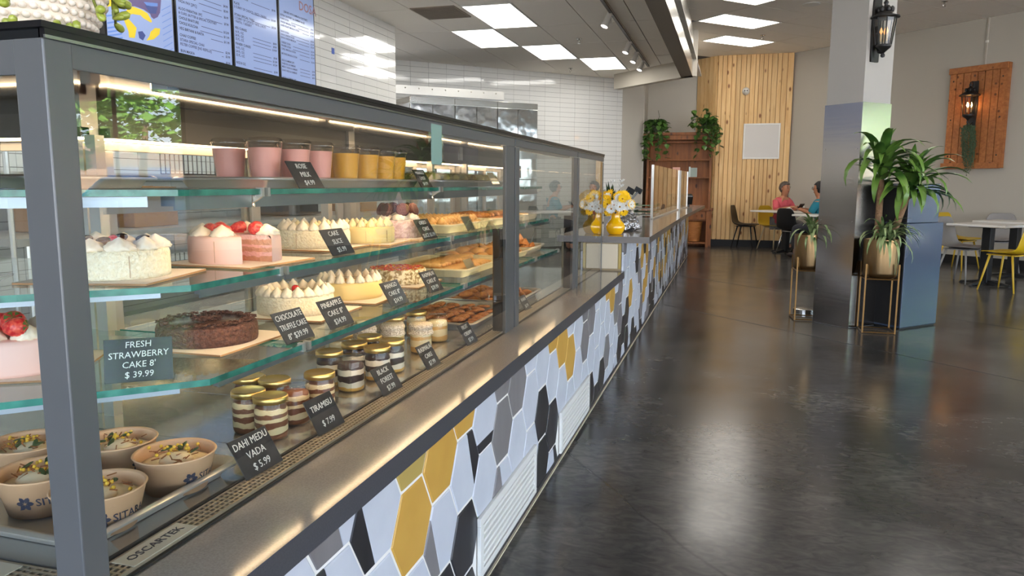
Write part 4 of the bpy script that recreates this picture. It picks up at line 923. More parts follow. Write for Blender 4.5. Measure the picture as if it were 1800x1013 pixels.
for z, s, k, p in L3:
    mt(2, 5.80, z, s, .028, M_MTXT if k else M_MTXT2)
    if p: mt(2, 6.42, z-.006, p, .025, M_MTXT, 'RIGHT'); ml(2, 6.05, 6.33, z-.01)
mt(3, 6.99, 2.925, 'DOSA', .12, mat('dosa_letter', L(150, 112, 116), .5), 'CENTER', .002)
for o in (0,): MB().box(.0866, -.1, 3.0, .0872, .09, 3.03).build('blue_banner', mat('banner_blue', L(50, 70, 140), .5), screens[3][0])
L4 = [(2.813, '[SERVED WITH SAMBAR & CHUTNEY]', 1, '', 6.56), (2.775, 'EXTRA CHUTNEY 2oz, SAMBAR 4oz $2', 1, '', 6.5), (2.744, 'PLAIN DOSA', 0, '$9.99', 6.5), (2.712, 'ONION MASALA DOSA', 0, '$10.99', 6.5), (2.681, 'GHEE ROAST MASALA DOSA', 0, '$11.99', 6.5), (2.626, 'RAVA DOSA', 0, '$10.99', 6.5), (2.597, 'RAVA ONION DOSA', 0, '$11.99', 6.5), (2.569, 'RAVA ONION MASALA', 0, '$12.99', 6.5), (2.525, 'CHEESE DOSA', 0, '$10.99', 6.5), (2.496, 'PANEER DOSA', 0, '$12.99', 6.5), (2.465, 'CHILLI MASALA DOSA', 0, '$11.99', 6.5), (2.421, 'MYSORE MASALA DOSA', 0, '$12.99', 6.5), (2.36, 'IDLI & SAMBAR 2PC', 1, '', 6.5), (2.33, 'GHEE IDLI & SAMBAR', 0, '$7.99', 6.5), (2.30, 'MEDU VADA & SAMBAR', 0, '$8.99', 6.5), (2.268, 'DAHI VADA & SAMBAR', 0, '$8.99', 6.5), (2.20, 'VADA & SAMBAR 1PC', 1, '$4.99', 6.5)]
for z, s, k, p, y in L4:
    mt(3, y, z, s, .025, M_MTXT if k else M_MTXT2)
    if p: mt(3, 7.09, z-.006, p, .022, M_MTXT2, 'RIGHT'); ml(3, 6.5+.0165*len(s)+.02, 7.0, z-.01)
# picture on the first screen: a dark drink in a glass, mango slices, striped cloth shadows
t, w = screens[0]; yc0 = t.location.y
def flat(name, pts, m, lift=0, n=1):
    MB().add([(.0868+lift, y-yc0, z) for y, z in pts], [tuple(range(len(pts)))]).build(name, m, t)
def ell(cy, cz, ry, rz, a0=0, a1=2*pi, n=20): return [(cy+ry*cos(a0+(a1-a0)*k/n), cz+rz*sin(a0+(a1-a0)*k/n)) for k in range(n)]
M_SY = mat('screen_yellow', L(196, 172, 40), .4, emis=(L(196, 172, 30), .3)); M_SB = mat('screen_blue', L(84, 116, 176), .4, emis=(L(70, 104, 176), .3)); M_SP = mat('screen_plum', L(84, 72, 112), .4, emis=(L(70, 60, 100), .25)); M_SN = mat('screen_navy', L(52, 66, 120), .4, emis=(L(40, 56, 110), .2))
flat('drink_picture', [(4.535, 2.6), (4.922, 2.7), (4.922, 2.552), (4.904, 2.457), (4.875, 2.419), (4.834, 2.397), (4.81, 2.406), (4.799, 2.426), (4.737, 2.444), (4.652, 2.448), (4.591, 2.434), (4.553, 2.401), (4.535, 2.465)], M_SP)
flat('drink_picture', [(4.742, 2.498), (4.884, 2.52), (4.882, 2.497), (4.777, 2.475)], M_SB, .0002); flat('drink_picture', [(4.75, 2.478), (4.88, 2.49), (4.86, 2.44), (4.80, 2.43)], M_SN, .0002)
flat('mango_picture', [(4.557, 2.38), (4.578, 2.414), (4.628, 2.442), (4.712, 2.439), (4.773, 2.425), (4.814, 2.379), (4.806, 2.364), (4.732, 2.381), (4.702, 2.397), (4.623, 2.389), (4.586, 2.369)], M_SY, .0003)
flat('mango_picture', [(4.536, 2.341), (4.573, 2.357), (4.657, 2.3), (4.633, 2.225), (4.579, 2.22), (4.576, 2.263)], M_SY, .0003)
flat('mango_picture', [(4.779, 2.265), (4.794, 2.299), (4.842, 2.335), (4.895, 2.341), (4.885, 2.298), (4.822, 2.25), (4.744, 2.227)], M_SY, .0003)
flat('mango_picture', [(4.385, 2.55), (4.503, 2.55), (4.503, 2.458), (4.5, 2.423), (4.456, 2.405), (4.411, 2.395), (4.385, 2.38)], M_SY, .0003)
flat('berry_picture', [(4.668, 2.276), (4.712, 2.288), (4.741, 2.263), (4.712, 2.222), (4.676, 2.233)], M_SN, .0003)
for y1, z1, z2 in ((4.498, 2.324, 2.363), (4.5, 2.277, 2.317), (4.505, 2.244, 2.284), (4.51, 2.218, 2.258), (4.515, 2.193, 2.234), (4.519, 2.167, 2.209)): flat('stripe_picture', [(4.387, z1+.009), (4.387, z1-.002), (y1, z2-.006), (y1, z2+.004)], M_SB, .0001)
for k in range(8): flat('stripe_picture', [(4.92, 2.16+.045*k), (5.02, 2.215+.045*k), (5.02, 2.220+.045*k), (4.92, 2.165+.045*k)], M_SB, .0001)
# strip of blue tape on the tiles
tag(MB().box(-4.243, 7.62, 2.60, -4.2415, 7.68, 2.665).build('tape_piece', mat('blue_tape', L(44, 78, 160), .5)), 'scrap of blue painter tape on the white tiles beside the last menu screen', 'tape')
# ------------------------------------------------------------------ knobbly white pot with jelly bean succulent on top of the case
t = thing('succulent_pot', 'knobbly cream pot of trailing jelly bean succulent on top of the display case', 'potted plant', (-1.0, .905, ZT+.009))
t.scale = (.68, .68, .68)
R = .158; knob = MB()
prof = [(.075, 0), (.10, .008), (.128, .04), (.15, .09), (.158, .14), (.15, .19), (.13, .23), (.12, .235), (.112, .225)]
MB().lathe(prof, 40, cap=True).build('pot', mat('cream_ceramic', L(244, 228, 208), .6), t, True)
for j in range(14):
    z = .012+.0165*j; r = [p for p in prof]
    for a, b in zip(prof[:-1], prof[1:]):
        if a[1] <= z <= b[1] and b[1] > a[1]: rr = a[0]+(b[0]-a[0])*(z-a[1])/(b[1]-a[1])
    n = max(12, int(2*pi*rr/.019))
    for i in range(n):
        a = 2*pi*(i+.5*(j % 2))/n; knob.ball((rr*cos(a), rr*sin(a), z), .0085, 7, 5, (1, 1, .85))
stuff(knob.build('pot_knobs', MATS['cream_ceramic'], t, True))
M_JELLY = mat('jelly_leaf', L(160, 164, 66), .35, noise=(30, L(126, 144, 50), 2), coat=.2)
bean = MB().lathe([(.0005, -.002), (.0035, .001), (.0062, .009), (.0080, .018), (.0068, .0265), (.0005, .031)], 12).mesh('leaf', M_JELLY, True)
st = MB(); q = random.Random(5); leaves = 0
for s in range(16):
    a = -2.3+s*.235; r0, r1 = .11, .175+q.uniform(-.01, .02); z0 = .245; drop = q.choice((.10, .16, .21, .235)); pts = []
    for k in range(7):
        f = k/6; aa = a+.25*sin(f*3+s); rr = r0+(r1-r0)*min(1, f*1.7); pts.append(Vector((rr*cos(aa), rr*sin(aa), z0-drop*max(0, f-.15)**1.2)))
    st.tube(pts, .003, 6)
    for k in range(1, 7):
        for m in range(2):
            o = obj('leaf', bean, t, pts[k]); d = Vector((cos(a)+q.uniform(-.9, .9), sin(a)+q.uniform(-.9, .9), q.uniform(-.9, .7)))
            o.rotation_euler = d.to_track_quat('Z', 'Y').to_euler(); sc = q.uniform(.8, 1.25); o.scale = (sc, sc, sc); leaves += 1
for i in range(60):
    a = -1.7+q.uniform(-1.6, 1.6); rr = q.uniform(.12, .178); p = (rr*cos(a), rr*sin(a), q.uniform(.008, .016))
    o = obj('leaf', bean, t, p); d = Vector((cos(a)*.6+q.uniform(-1, 1), sin(a)*.6+q.uniform(-1, 1), q.uniform(0, .8))); o.rotation_euler = d.to_track_quat('Z', 'Y').to_euler(); o.scale = (1.05, 1.05, 1.05)
st.build('stems', mat('succulent_stem', L(120, 128, 60), .5), t, True)
# ------------------------------------------------------------------ kitchen behind the case
M_DOOR = mat('wavy_inox_door', L(190, 188, 184), .1, 1, bump=(1.6, .26, .04), stretch=(1.6, 1.6, .2))
for k in range(3):
    s1 = 2.24-.77*k; s0 = s1-.765
    t = thing('upright_fridge', ['two door polished steel upright fridge at the open end of the row', 'two door polished steel upright fridge in the middle of the row', 'two door polished steel upright fridge by the tiled corner'][k], 'fridge', (0, 0, 0), 0, 'steel upright fridges'); t.matrix_world = MBk @ T(s0, 0, 0)
    MB().box(0, .08, .02, .765, 2.45, .74).box(.02, 0, .05, .745, .08, .70).build('body', M_SATIN, t)
    MB().box(0, 2.45, .02, .765, 2.545, .775).build('header', M_INOX, t, bevel=.004)
    for j in range(2):
        d = MB().box(.004+j*.3825, 1.28, .742, .3785+j*.3825, 2.44, .775).build('door', M_DOOR, t, bevel=.004)
        MB().box(.35+j*.06-(.0 if j == 0 else .06)+j*.06, 1.3, .776, .37+j*.06, 1.5, .80).build('handle', M_BLACK, d)
        MB().box(.004+j*.3825, .12, .742, .3785+j*.3825, 1.27, .775).build('door', M_DOOR, t, bevel=.004)
t = thing('steel_wall_panel', 'riveted steel flashing on the tiled wall above the fridges', 'wall panel'); t.matrix_world = MBk
MB().box(-.3, 2.66, .008, 1.98, 2.80, .05).build('panel', M_SATIN, t)
for k in range(9): MB().lathe([(.012, 0), (.010, .005), (.0005, .007)], 10, T(-.1+k*.24, 2.76, .05)).build('rivet', M_INOX, t, True)
t = thing('prep_table', 'long steel prep table along the menu wall behind the case', 'table', (-3.85, 5.6, 0))
MB().box(-.36, -2.6, .87, .36, 2.6, .91).build('tabletop', M_SATIN, t); MB().box(-.33, -2.55, .25, .33, 2.55, .27).build('undershelf', M_SATIN, t)
for x in (-.32, .32):
    for y in (-2.5, 0, 2.5): MB().lathe([(.02, 0), (.02, .87)], 10, T(x, y, 0)).build('leg', M_SATIN, t)
t = thing('microwave', 'dark countertop microwave on the steel prep table', 'microwave', (-3.86, 6.1, .912))
MB().box(-.2, -.27, .01, .2, .27, .31).build('housing', mat('dark_grey_plastic', L(54, 54, 56), .4), t, bevel=.008); MB().box(.2, -.25, .03, .212, .12, .29).build('door', M_BEZ, t); MB().box(.2, .14, .03, .206, .25, .29).build('control_panel', M_SATIN, t)
for i, (y, z, w, h, l) in enumerate(((3.6, .912, .34, .22, 'tan cardboard carton on the prep table nearest the corner'), (4.2, .912, .40, .26, 'wide cardboard carton on the prep table'), (7.3, .912, .36, .28, 'cardboard carton at the far end of the prep table'))):
    t = thing('carton', l, 'box', (-3.85, y, z)); MB().box(-.18, -w/2, 0, .18, w/2, h).build('carton_body', mat('cardboard', L(172, 128, 84), .8), t, bevel=.003)
    for s in (-1, 1): MB().box(-.18, 0, 0, .18, .18, .003, T(0, s*w/2, h) @ (Rx(.02) if s < 0 else Rx(pi-.02))).build('flap', mat('cardboard', 0), t)
t = thing('wire_basket', 'black wire basket stand on the wall shelf behind the drinks', 'basket', (-3.95, 4.9, 1.262))
b = MB()
for k in range(9): b.tube([(-.1, -.2+k*.05, 0), (-.1, -.2+k*.05, .16)], .004, 5); b.tube([(.1, -.2+k*.05, 0), (.1, -.2+k*.05, .16)], .004, 5)
for z in (0, .16): b.tube([(-.1, -.2, z), (.1, -.2, z), (.1, .2, z), (-.1, .2, z), (-.1, -.2, z)], .005, 5)
b.build('wire_frame', M_BEZ, t)
t = thing('wall_shelf', 'steel wall shelf on the white tiles behind the case', 'shelf', (-4.24, 5.6, 1.24)); MB().box(0, -2.4, 0, .36, 2.4, .02).build('shelf_board', M_SATIN, t)
for y in (-2, 0, 2): MB().add([(0, y, 0), (.3, y, 0), (0, y, -.2), (0, y+.01, 0), (.3, y+.01, 0), (0, y+.01, -.2)], [(0, 1, 2), (5, 4, 3), (1, 4, 5, 2), (0, 2, 5, 3), (0, 3, 4, 1)]).build('bracket', M_SATIN, t)
t = thing('wire_rack', 'dark wire storage rack with kraft cake boxes seen through the end glass', 'rack', (-3.7, 2.3, 0))
for x in (-.3, .3):
    for y in (-.6, .6): MB().lathe([(.014, 0), (.014, 1.9)], 8, T(x, y, 0)).build('post', M_SATIN, t)
for z in (.3, .75, 1.15, 1.6):
    w = MB()
    for k in range(25): w.tube([(-.3, -.6+k*.05, z), (.3, -.6+k*.05, z)], .0025, 4)
    for x in (-.3, 0, .3): w.tube([(x, -.6, z), (x, .6, z)], .004, 5)
    for x in (-.3, .3):
        w.tube([(x, -.6+k*.1, z-.002-.03*(k % 2)) for k in range(13)], .003, 4)
    w.build('wire_shelf', M_BEZ, t)
for k, (y, z, l) in enumerate(((1.95, .756, 'kraft cake box on the lower rack shelf'), (2.5, .756, 'kraft cake box on the lower rack shelf next to another'), (2.1, 1.156, 'kraft cake box on the upper rack shelf'), (2.6, 1.156, 'kraft cake box on the upper rack shelf towards the back'), (2.2, 1.606, 'kraft cake box on the topmost rack shelf'))):
    t = thing('cake_box', l, 'box', (-3.7, y, z), 0, 'kraft cake boxes on the rack'); MB().box(-.16, -.16, 0, .16, .16, .13).build('box_body', mat('kraft_box', L(166, 120, 80), .8), t); MB().box(-.163, -.163, .10, .163, .163, .134).build('lid', mat('kraft_box', 0), t)
# track with spotlights under the kitchen ceiling
M_TRK = mat('white_track', L(196, 190, 180), .4)
t = thing('light_track', 'slim ceiling track rail carrying spotlights', 'light track', (-1.42, 10.4, CK-.012)); MB().box(-.018, -2.8, -.03, .018, 2.8, .008).build('rail', mat('dark_rail2', L(66, 60, 54), .4), t); MB().box(-.024, -2.8, -.012, -.018, 2.8, .008).box(.018, -2.8, -.012, .024, 2.8, .008).build('rail_flange', M_TRK, t)
M_BULB = mat('spot_glow', L(255, 232, 220), .4, emis=((1, .86, .82, 1), 9))
for k, (y, l) in enumerate(((9.05, 'white track spotlight alone, nearest'), (10.87, 'white track spotlight first of the cluster of three'), (11.72, 'white track spotlight in the middle of the cluster'), (12.54, 'white track spotlight at the end of the track'))):
    t = thing('track_spotlight', l, 'spotlight', (-1.42, y, CK-.045), 0, 'track spotlights')
    MB().box(-.014, -.04, -.012, .014, .04, .002).tube([(0, 0, -.01), (0, 0, -.06)], .008, 8).build('adapter', M_TRK, t)
    H = T(-.05, -.02, -.09) @ Ry(.35) @ Rx(-.25)
    MB().lathe([(.0005, .10), (.03, .10), (.034, .08), (.036, 0), (.048, -.05), (.052, -.06), (.048, -.062), (.0005, -.05)], 20, H).build('lamp_head', M_TRK, t, radians(50))
    MB().lathe([(.046, -.058), (.02, -.066), (.0005, -.067)], 20, H, cap=False).build('bulb', M_BULB, t, True)
    MB().tube([(0, 0, -.055), (.0, 0, -.1), (-.02, -.01, -.10)], .006, 6).build('yoke', M_TRK, t)
# ------------------------------------------------------------------ counter top things
M_VASE = mat('yellow_glaze', L(244, 184, 10), .08, coat=.6)
M_STEM = mat('stem_green', L(44, 62, 28), .5)
def petal_flower(n, r0, r1, w, m, cup=.25):
    mb = MB()
    for k in range(n):
        M = Rz(2*pi*k/n) @ Ry(-cup-.12*(k % 2))
        mb.add([M @ Vector(v) for v in ((r0, -w*.3, 0), (r0+(r1-r0)*.55, -w, .002), (r1, 0, .001), (r0+(r1-r0)*.55, w, .002), (r0, w*.3, 0), (r0+(r1-r0)*.5, 0, -.002))], [(0, 5, 1), (1, 5, 2), (2, 5, 3), (3, 5, 4), (4, 5, 0)])
    return mb.mesh('petals', m)
PY = petal_flower(20, .006, .038, .0065, mat('yellow_petal', L(246, 200, 20), .5)); PW = petal_flower(18, .006, .038, .0065, mat('white_petal', L(236, 234, 226), .5))
EYE = MB().ball((0, 0, .003), .0065, 10, 6, (1, 1, .5)).mesh('flower_eye', mat('flower_eye', L(150, 104, 16), .8), True)
def vase(label, x, y, seed):
    t = thing('vase', label, 'vase', (x, y, ZH+.001), 0, 'yellow vases of daisies')
    MB().lathe([(.052, 0), (.06, .004), (.082, .04), (.088, .07), (.078, .10), (.05, .13), (.042, .15), (.043, .19), (.056, .225), (.054, .226), (.040, .19), (.03, .16)], 32, cap=True).build('vase_body', M_VASE, t, True)
    q = random.Random(seed); st = MB(); n = 0
    fl = []
    for i in range(34):
        a = q.uniform(0, 2*pi); r = .165*sqrt(q.uniform(.02, 1)); z = .335+.05*(1-(r/.165)**2)+q.uniform(-.02, .02); fl.append((r*cos(a), r*sin(a), z-.05*(r > .12), (r < .13 and i % 6 < 5) or i % 5 == 0))
    fl += [(.075, -.08, .245, True), (-.05, -.07, .24, True), (.10, -.09, .295, False), (.0, -.13, .30, False), (-.1, -.09, .305, False), (.05, -.12, .285, False), (-.06, -.12, .29, False)]
    for x_, y_, z_, ye in fl:
        f = obj('daisy', None, t, (x_*1.05, y_*1.05, z_-.03)); f.empty_display_size = .01; f.scale = (1.35, 1.35, 1.35)
        d = Vector((x_*3, y_*3-.25, z_-.22)); f.rotation_euler = d.to_track_quat('Z', 'Y').to_euler()
        ps = obj('petals', PY if ye else PW, f); obj('flower_eye', EYE, f)
        st.tube([(x_*.1, y_*.1, .17), (x_*.5, y_*.5, .26), (x_*1.05, y_*1.05, z_-.034)], .0025, 5)
    st.build('stems', M_STEM, t)
    g = MB()
    for i in range(40):
        a = q.uniform(0, 6.28); r = q.uniform(.03, .12); M = T(r*cos(a), r*sin(a), q.uniform(.21, .26)) @ Rz(a) @ Ry(q.uniform(-.8, .6))
        g.add([M @ Vector(v) for v in ((0, 0, 0), (.025, -.012, .004), (.055, 0, 0), (.025, .012, .004))], [(0, 1, 2, 3)])
    stuff(g.build('foliage', mat('dark_leaf', L(38, 58, 28), .5), t)); return t
vase('yellow vase of daisies partly behind the case end glass', -1.235, 7.0, 3)
vase('yellow vase of daisies standing clear at the counter corner', -1.005, 6.93, 4)
M_FOIL = mat('crumpled_foil', L(150, 148, 146), .18, .9, bump=(30, 1, .02))
t = thing('wrapped_bundle', 'crumpled silvery plastic bundle on the counter behind the vases', 'bundle', (-1.0, 7.55, ZH+.001))
q = random.Random(8); mb = MB().lathe([(.10, 0), (.15, .03), (.14, .09), (.10, .15), (.05, .19), (.0005, .2)], 22)
mb.v = [(x*(1+q.uniform(-.22, .22)), y*(1+q.uniform(-.22, .22)), max(0, z+q.uniform(-.02, .02))) for x, y, z in mb.v]; mb.build('wrap', M_FOIL, t)
MB().tube([(.05, -.12, .004), (.10, -.2, .006), (.02, -.26, .005), (-.1, -.24, .005)], .005, 6).build('cable', M_BEZ, t)
t = thing('white_lily_vase', 'dark leafy white flowers in a black pot behind the counter', 'flowers', (-1.30, 8.5, ZH+.001))
MB().lathe([(.05, 0), (.07, .1), (.075, .16), (.07, .16), (.06, .12)], 20).build('pot', M_BEZ, t, True)
g = MB(); w = MB()
for i in range(46):
    a = q.uniform(0, 6.28); M = T(0, 0, .16) @ Rz(a) @ Ry(-q.uniform(.5, 1.4)); l = q.uniform(.16, .36)
    g.add([M @ Vector(v) for v in ((0, 0, 0), (l*.5, -.028, .01), (l, 0, -.01), (l*.5, .028, .01))], [(0, 1, 2, 3)])
for i in range(9):
    a = q.uniform(0, 6.28); c = Vector((.15*cos(a), .15*sin(a), q.uniform(.2, .5)))
    for k in range(6): M = T(*c) @ Rz(k*pi/3) @ Ry(-.6); w.add([M @ Vector(v) for v in ((0, 0, 0), (.03, -.016, 0), (.06, 0, .01), (.03, .016, 0))], [(0, 1, 2, 3)])
stuff(g.build('foliage', mat('dark_leaf', 0), t)); stuff(w.build('blossoms', MATS['white_petal'], t))
t = thing('register_stand', 'grey register cabinet behind the counter with a wooden drawer front', 'cabinet', (-1.12, 8.0, ZH+.001))
MB().box(-.16, -.05, 0, .2, .35, .12).build('cabinet_body', mat('light_grey_laminate', L(160, 156, 150), .5), t, bevel=.004); MB().box(-.02, -.06, .01, .15, -.05, .11).build('drawer_front', mat('walnut_front', L(110, 84, 62), .5, noise=(6, L(84, 60, 42), 4), stretch=(1, 1, 8)), t)
for k, (y, l) in enumerate(((9.0, 'black angled monitor arm behind the vases'), (9.8, 'black angled monitor arm closer to the glass guard'))):
    t = thing('monitor_arm', l, 'monitor arm', (-1.40, y, ZH+.001)); MB().lathe([(.07, 0), (.07, .012), (.02, .016)], 18).build('base', M_BEZ, t)
    MB().tube([(0, 0, .012), (.02, 0, .06), (.24, .1, .36)], .012, 8).build('arm', M_BEZ, t); MB().box(-.05, -.012, -.035, .05, .012, .035, T(.25, .1, .38) @ Ry(.5)).build('display', M_BEZ, t, bevel=.004)
t = thing('document_trays', 'green and white stacked document trays on the work counter', 'trays', (-1.15, 11.0, ZH+.001))
for k in range(4): MB().box(-.16, -.22, .02+k*.045, .16, .22, .025+k*.045).box(-.16, -.22, .02+k*.045, -.15, .22, .05+k*.045).box(.15, -.22, .02+k*.045, .16, .22, .05+k*.045).build('letter_tray', mat('tray_green', L(70, 100, 62), .5) if k % 2 else M_WHITEMETAL, t)
for o in list(COL.objects):
    if o.parent is None and o.name.split('.')[0] in ('vase', 'wrapped_bundle', 'white_lily_vase', 'register_stand', 'monitor_arm', 'document_trays'): o.location = (o.location.x*.761, o.location.y*.761, o.location.z); o.scale = (.761, .761, .761)
M_GUARD = pane_mat('guard_glass', (.95, .96, .955, 1), 1.62, 0, 1.25)
for i, (x0, y0, x1, y1, l) in enumerate(((-.754, 7.67, -.70, 10.7, 'clear glass sneeze guard on the counter, nearer of two, mirroring the pine wall'), (-.687, 10.85, -.64, 11.8, 'clear glass sneeze guard at the far end of the counter'))):
    t = thing('sneeze_guard', l, 'glass guard'); d = Vector((x1-x0, y1-y0, 0)); M = frame(Vector((x0, y0, ZH+.001)), d, Vector((d.y, -d.x, 0)).normalized()); M = M if M[2][1] > 0 else M
    Mx = Matrix(((d.x/d.length, -d.y/d.length, 0, x0), (d.y/d.length, d.x/d.length, 0, y0), (0, 0, 1, ZH+.001), (0, 0, 0, 1)))
    MB().box(0, -.004, .012, d.length, .004, .54, Mx).build('glass_sheet', M_GUARD, t)
    for s in (.0, d.length-.02): MB().box(s, -.012, 0, s+.022, .012, .54, Mx).build('edge_post', M_SATIN, t)
    MB().box(0, -.015, 0, d.length, .015, .014, Mx).build('base_channel', M_SATIN, t)
t = thing('card_terminal', 'black payment terminal at the far end of the counter', 'terminal', (-.80, 12.5, ZH+.001), .3)
MB().box(-.16, -.08, 0, .16, .08, .03).box(-.2, -.05, .05, .2, .05, .2, Rx(.4)).build('body', M_BEZ, t, bevel=.01); MB().box(-.03, -.03, .02, .03, .03, .08).build('stand', M_SATIN, t)
# ------------------------------------------------------------------ bookcase with trailing plants in the corner
t = thing('bookcase', 'reddish pine hutch bookcase with a desk base in the far corner', 'bookcase', (-1.0, 15.085, 0))
f = t
def bxp(name, *q, m=None, p=None): return MB().box(*q).build(name, m or M_PINE2, p or f, bevel=.004)
for s in (-1, 1): bxp('side_panel', s*.62-.02, 0, .0, s*.62+.02, .38, .70)
bxp('desk_top', -.68, -.05, .70, .68, .40, .745); bxp('drawer_rail', -.6, -.0, .50, .6, .36, .70); bxp('bottom_shelf', -.6, .0, .06, .6, .38, .09); bxp('back_panel', -.6, .36, .0, .6, .39, 2.18)
for s in (-1, 0, 1):
    d = bxp('drawer', s*.38-.17, -.02, .53, s*.38+.17, 0, .68); MB().ball((s*.38, -.035, .605), .016, 10, 7).build('knob', M_PINE2, d, True)
for s in (-1, 1):
    c = MB(); c.prism([(.38, .745), (.10, .745), (.10, .9), (.15, 1.1), (.17, 1.25), (.17, 2.08), (.38, 2.08)], -.02, .02, T(s*.60, 0, 0) @ Matrix(((0, 0, 1, 0), (1, 0, 0, 0), (0, 1, 0, 0), (0, 0, 0, 1)))); c.build('hutch_side', M_PINE2, f)
for z in (1.32, 1.66, 2.0): bxp('shelf', -.58, .16, z, .58, .37, z+.025)
bxp('cornice', -.66, .10, 2.06, .66, .40, 2.17); bxp('crown_moulding', -.69, .07, 2.15, .69, .40, 2.20)
bxp('leg', .56, -.02, 0, .66, .08, .70); bxp('leg', -.66, -.02, 0, -.56, .08, .70)
for i, (x, w, h, c, l) in enumerate(((.19, .03, .2, L(196, 210, 204), 'pale spined book on the bookcase shelf'), (.225, .12, .18, L(150, 160, 150), 'small pale picture book facing out on the bookcase shelf'), (-.12, .14, .19, L(214, 160, 140), 'pink cover card propped on the bookcase shelf'))):
    t2 = thing('book', l, 'book', (-1.0+x, 15.32, 1.347)); MB().box(0, -.012, 0, w, .014, h).build('cover', mat('cover%d' % i, c, .6), t2, bevel=.002); MB().box(.003, -.010, .003, w+.002, .012, h-.003).build('pages', M_WHITEMETAL, t2)
t2 = thing('wicker_basket', 'woven wicker waste basket under the bookcase desk', 'basket', (-.66, 15.24, .092))
mb = MB()
for k in range(15): z = .02+k*.025; mb.lathe([(.095+.05*z/.4, z-.012), (.104+.05*z/.4, z), (.095+.05*z/.4, z+.012)], 26, None, None, (13, .03), 0, cap=False)
mb.build('basket_weave', mat('wicker', L(176, 112, 56), .6), t2, True); MB().lathe([(.145, .375), (.155, .385), (.145, .395)], 26, cap=False).build('rim', mat('wicker', 0), t2, True); MB().lathe([(.001, .005), (.095, .005)], 20, cap=False).build('bottom', mat('wicker', 0), t2)
M_POTH = mat('pothos_leaf', L(48, 84, 34), .35, noise=(14, L(92, 124, 56), 2))
def pothos(label, x, y, z, seed, side):
    t = thing('trailing_pothos', label, 'potted plant', (x, y, z)); MB().lathe([(.07, 0), (.10, .14), (.105, .15), (.095, .15)], 20).build('pot', mat('grey_pot', L(120, 116, 108), .6), t, True)
    q = random.Random(seed); vine = MB(); n = 0
    for s in range(26):
        a = q.uniform(0, 2*pi); R = q.uniform(.10, .30); dr = q.uniform(-.30, .42) if s > 5 else q.uniform(.45, .75); pts = []
        for k in range(8):
            fk = k/7; pts.append(Vector((R*min(1, fk*1.8)*cos(a+.3*fk), min(.14, R*min(1, fk*1.8)*sin(a+.3*fk)), .17+.12*sin(min(1, fk*1.6)*pi)*.7-dr*max(0, fk-.3)*1.3)))
        if min(p.y for p in pts) > -.05: pts = [Vector((p.x, -abs(p.y)-.02-.1*min(1, i/3), p.z)) for i, p in enumerate(pts)]
        vine.tube(pts, .004, 5)
        for k in range(1, 8):
            for m in range(2):
                p = pts[k]; l = q.uniform(.085, .13); M = T(*p) @ Rz(q.uniform(0, 6.28)) @ Ry(q.uniform(.1, 1.1)); w = l*.42
                o = MB().add([M @ Vector(v) for v in ((0, 0, 0), (l*.22, -w, .004), (l*.6, -w*.8, .002), (l, 0, -.006), (l*.6, w*.8, .002), (l*.22, w, .004), (l*.45, 0, -.006))], [(0, 1, 6), (1, 2, 6), (2, 3, 6), (3, 4, 6), (4, 5, 6), (5, 0, 6)])
                if n < 290: o.build('leaf', M_POTH, t); n += 1
    vine.build('vines', M_STEM, t)
pothos('trailing green pothos on top of the bookcase beside the grey wall corner', -1.46, 15.30, 2.202, 21, -1)
pothos('trailing green pothos on top of the bookcase next to the pine wall', -.50, 15.28, 2.202, 22, 1)
# ---- on the pine wall
t = thing('wall_sensor', 'round white twin lens sensor high on the pine wall', 'sensor', (.195, 15.479, 2.975)); M = Rx(pi/2)
MB().lathe([(.07, 0), (.07, .03), (.055, .05)], 24, M).build('base', M_WHITEMETAL, t, radians(40)); MB().ball((0, -.06, 0), .052, 16, 10).build('dome', M_WHITEMETAL, t, True)
for s in (-1, 1): MB().ball((s*.02, -.105, 0), .012, 8, 6).build('lens', M_BEZ, t, True)
t = thing('white_wall_panel', 'plain square white framed panel on the pine wall', 'wall panel', (.52, 15.478, 2.03))
MB().box(-.315, -.02, -.315, .315, 0, .315).build('panel', mat('off_white_panel', L(206, 200, 192), .5), t)
fr = MB()
for q_ in ((-.335, -.335, .335, -.305), (-.335, .305, .335, .335), (-.335, -.305, -.305, .305), (.305, -.305, .335, .305)): fr.box(q_[0], -.03, q_[1], q_[2], 0, q_[3])
fr.build('frame', M_WHITEMETAL, t, bevel=.003)
# ------------------------------------------------------------------ column with steel cladding, turned 45 degrees
def vert_frame(o, x, z): # x along, y up (world z), z out
    x = Vector(x).normalized(); z = Vector(z).normalized(); return Matrix(((x.x, 0, z.x, o[0]), (x.y, 0, z.y, o[1]), (0, 1, 0, 0 if len(o) < 3 else o[2]), (0, 0, 0, 1)))
CC = Vector((1.0, 6.825, 0)); SD = .35
cm = Matrix(((V.x, U.x, 0, CC.x-U.x*0), (V.y, U.y, 0, CC.y), (0, 0, 1, 0), (0, 0, 0, 1)))   # local x along V, y along U
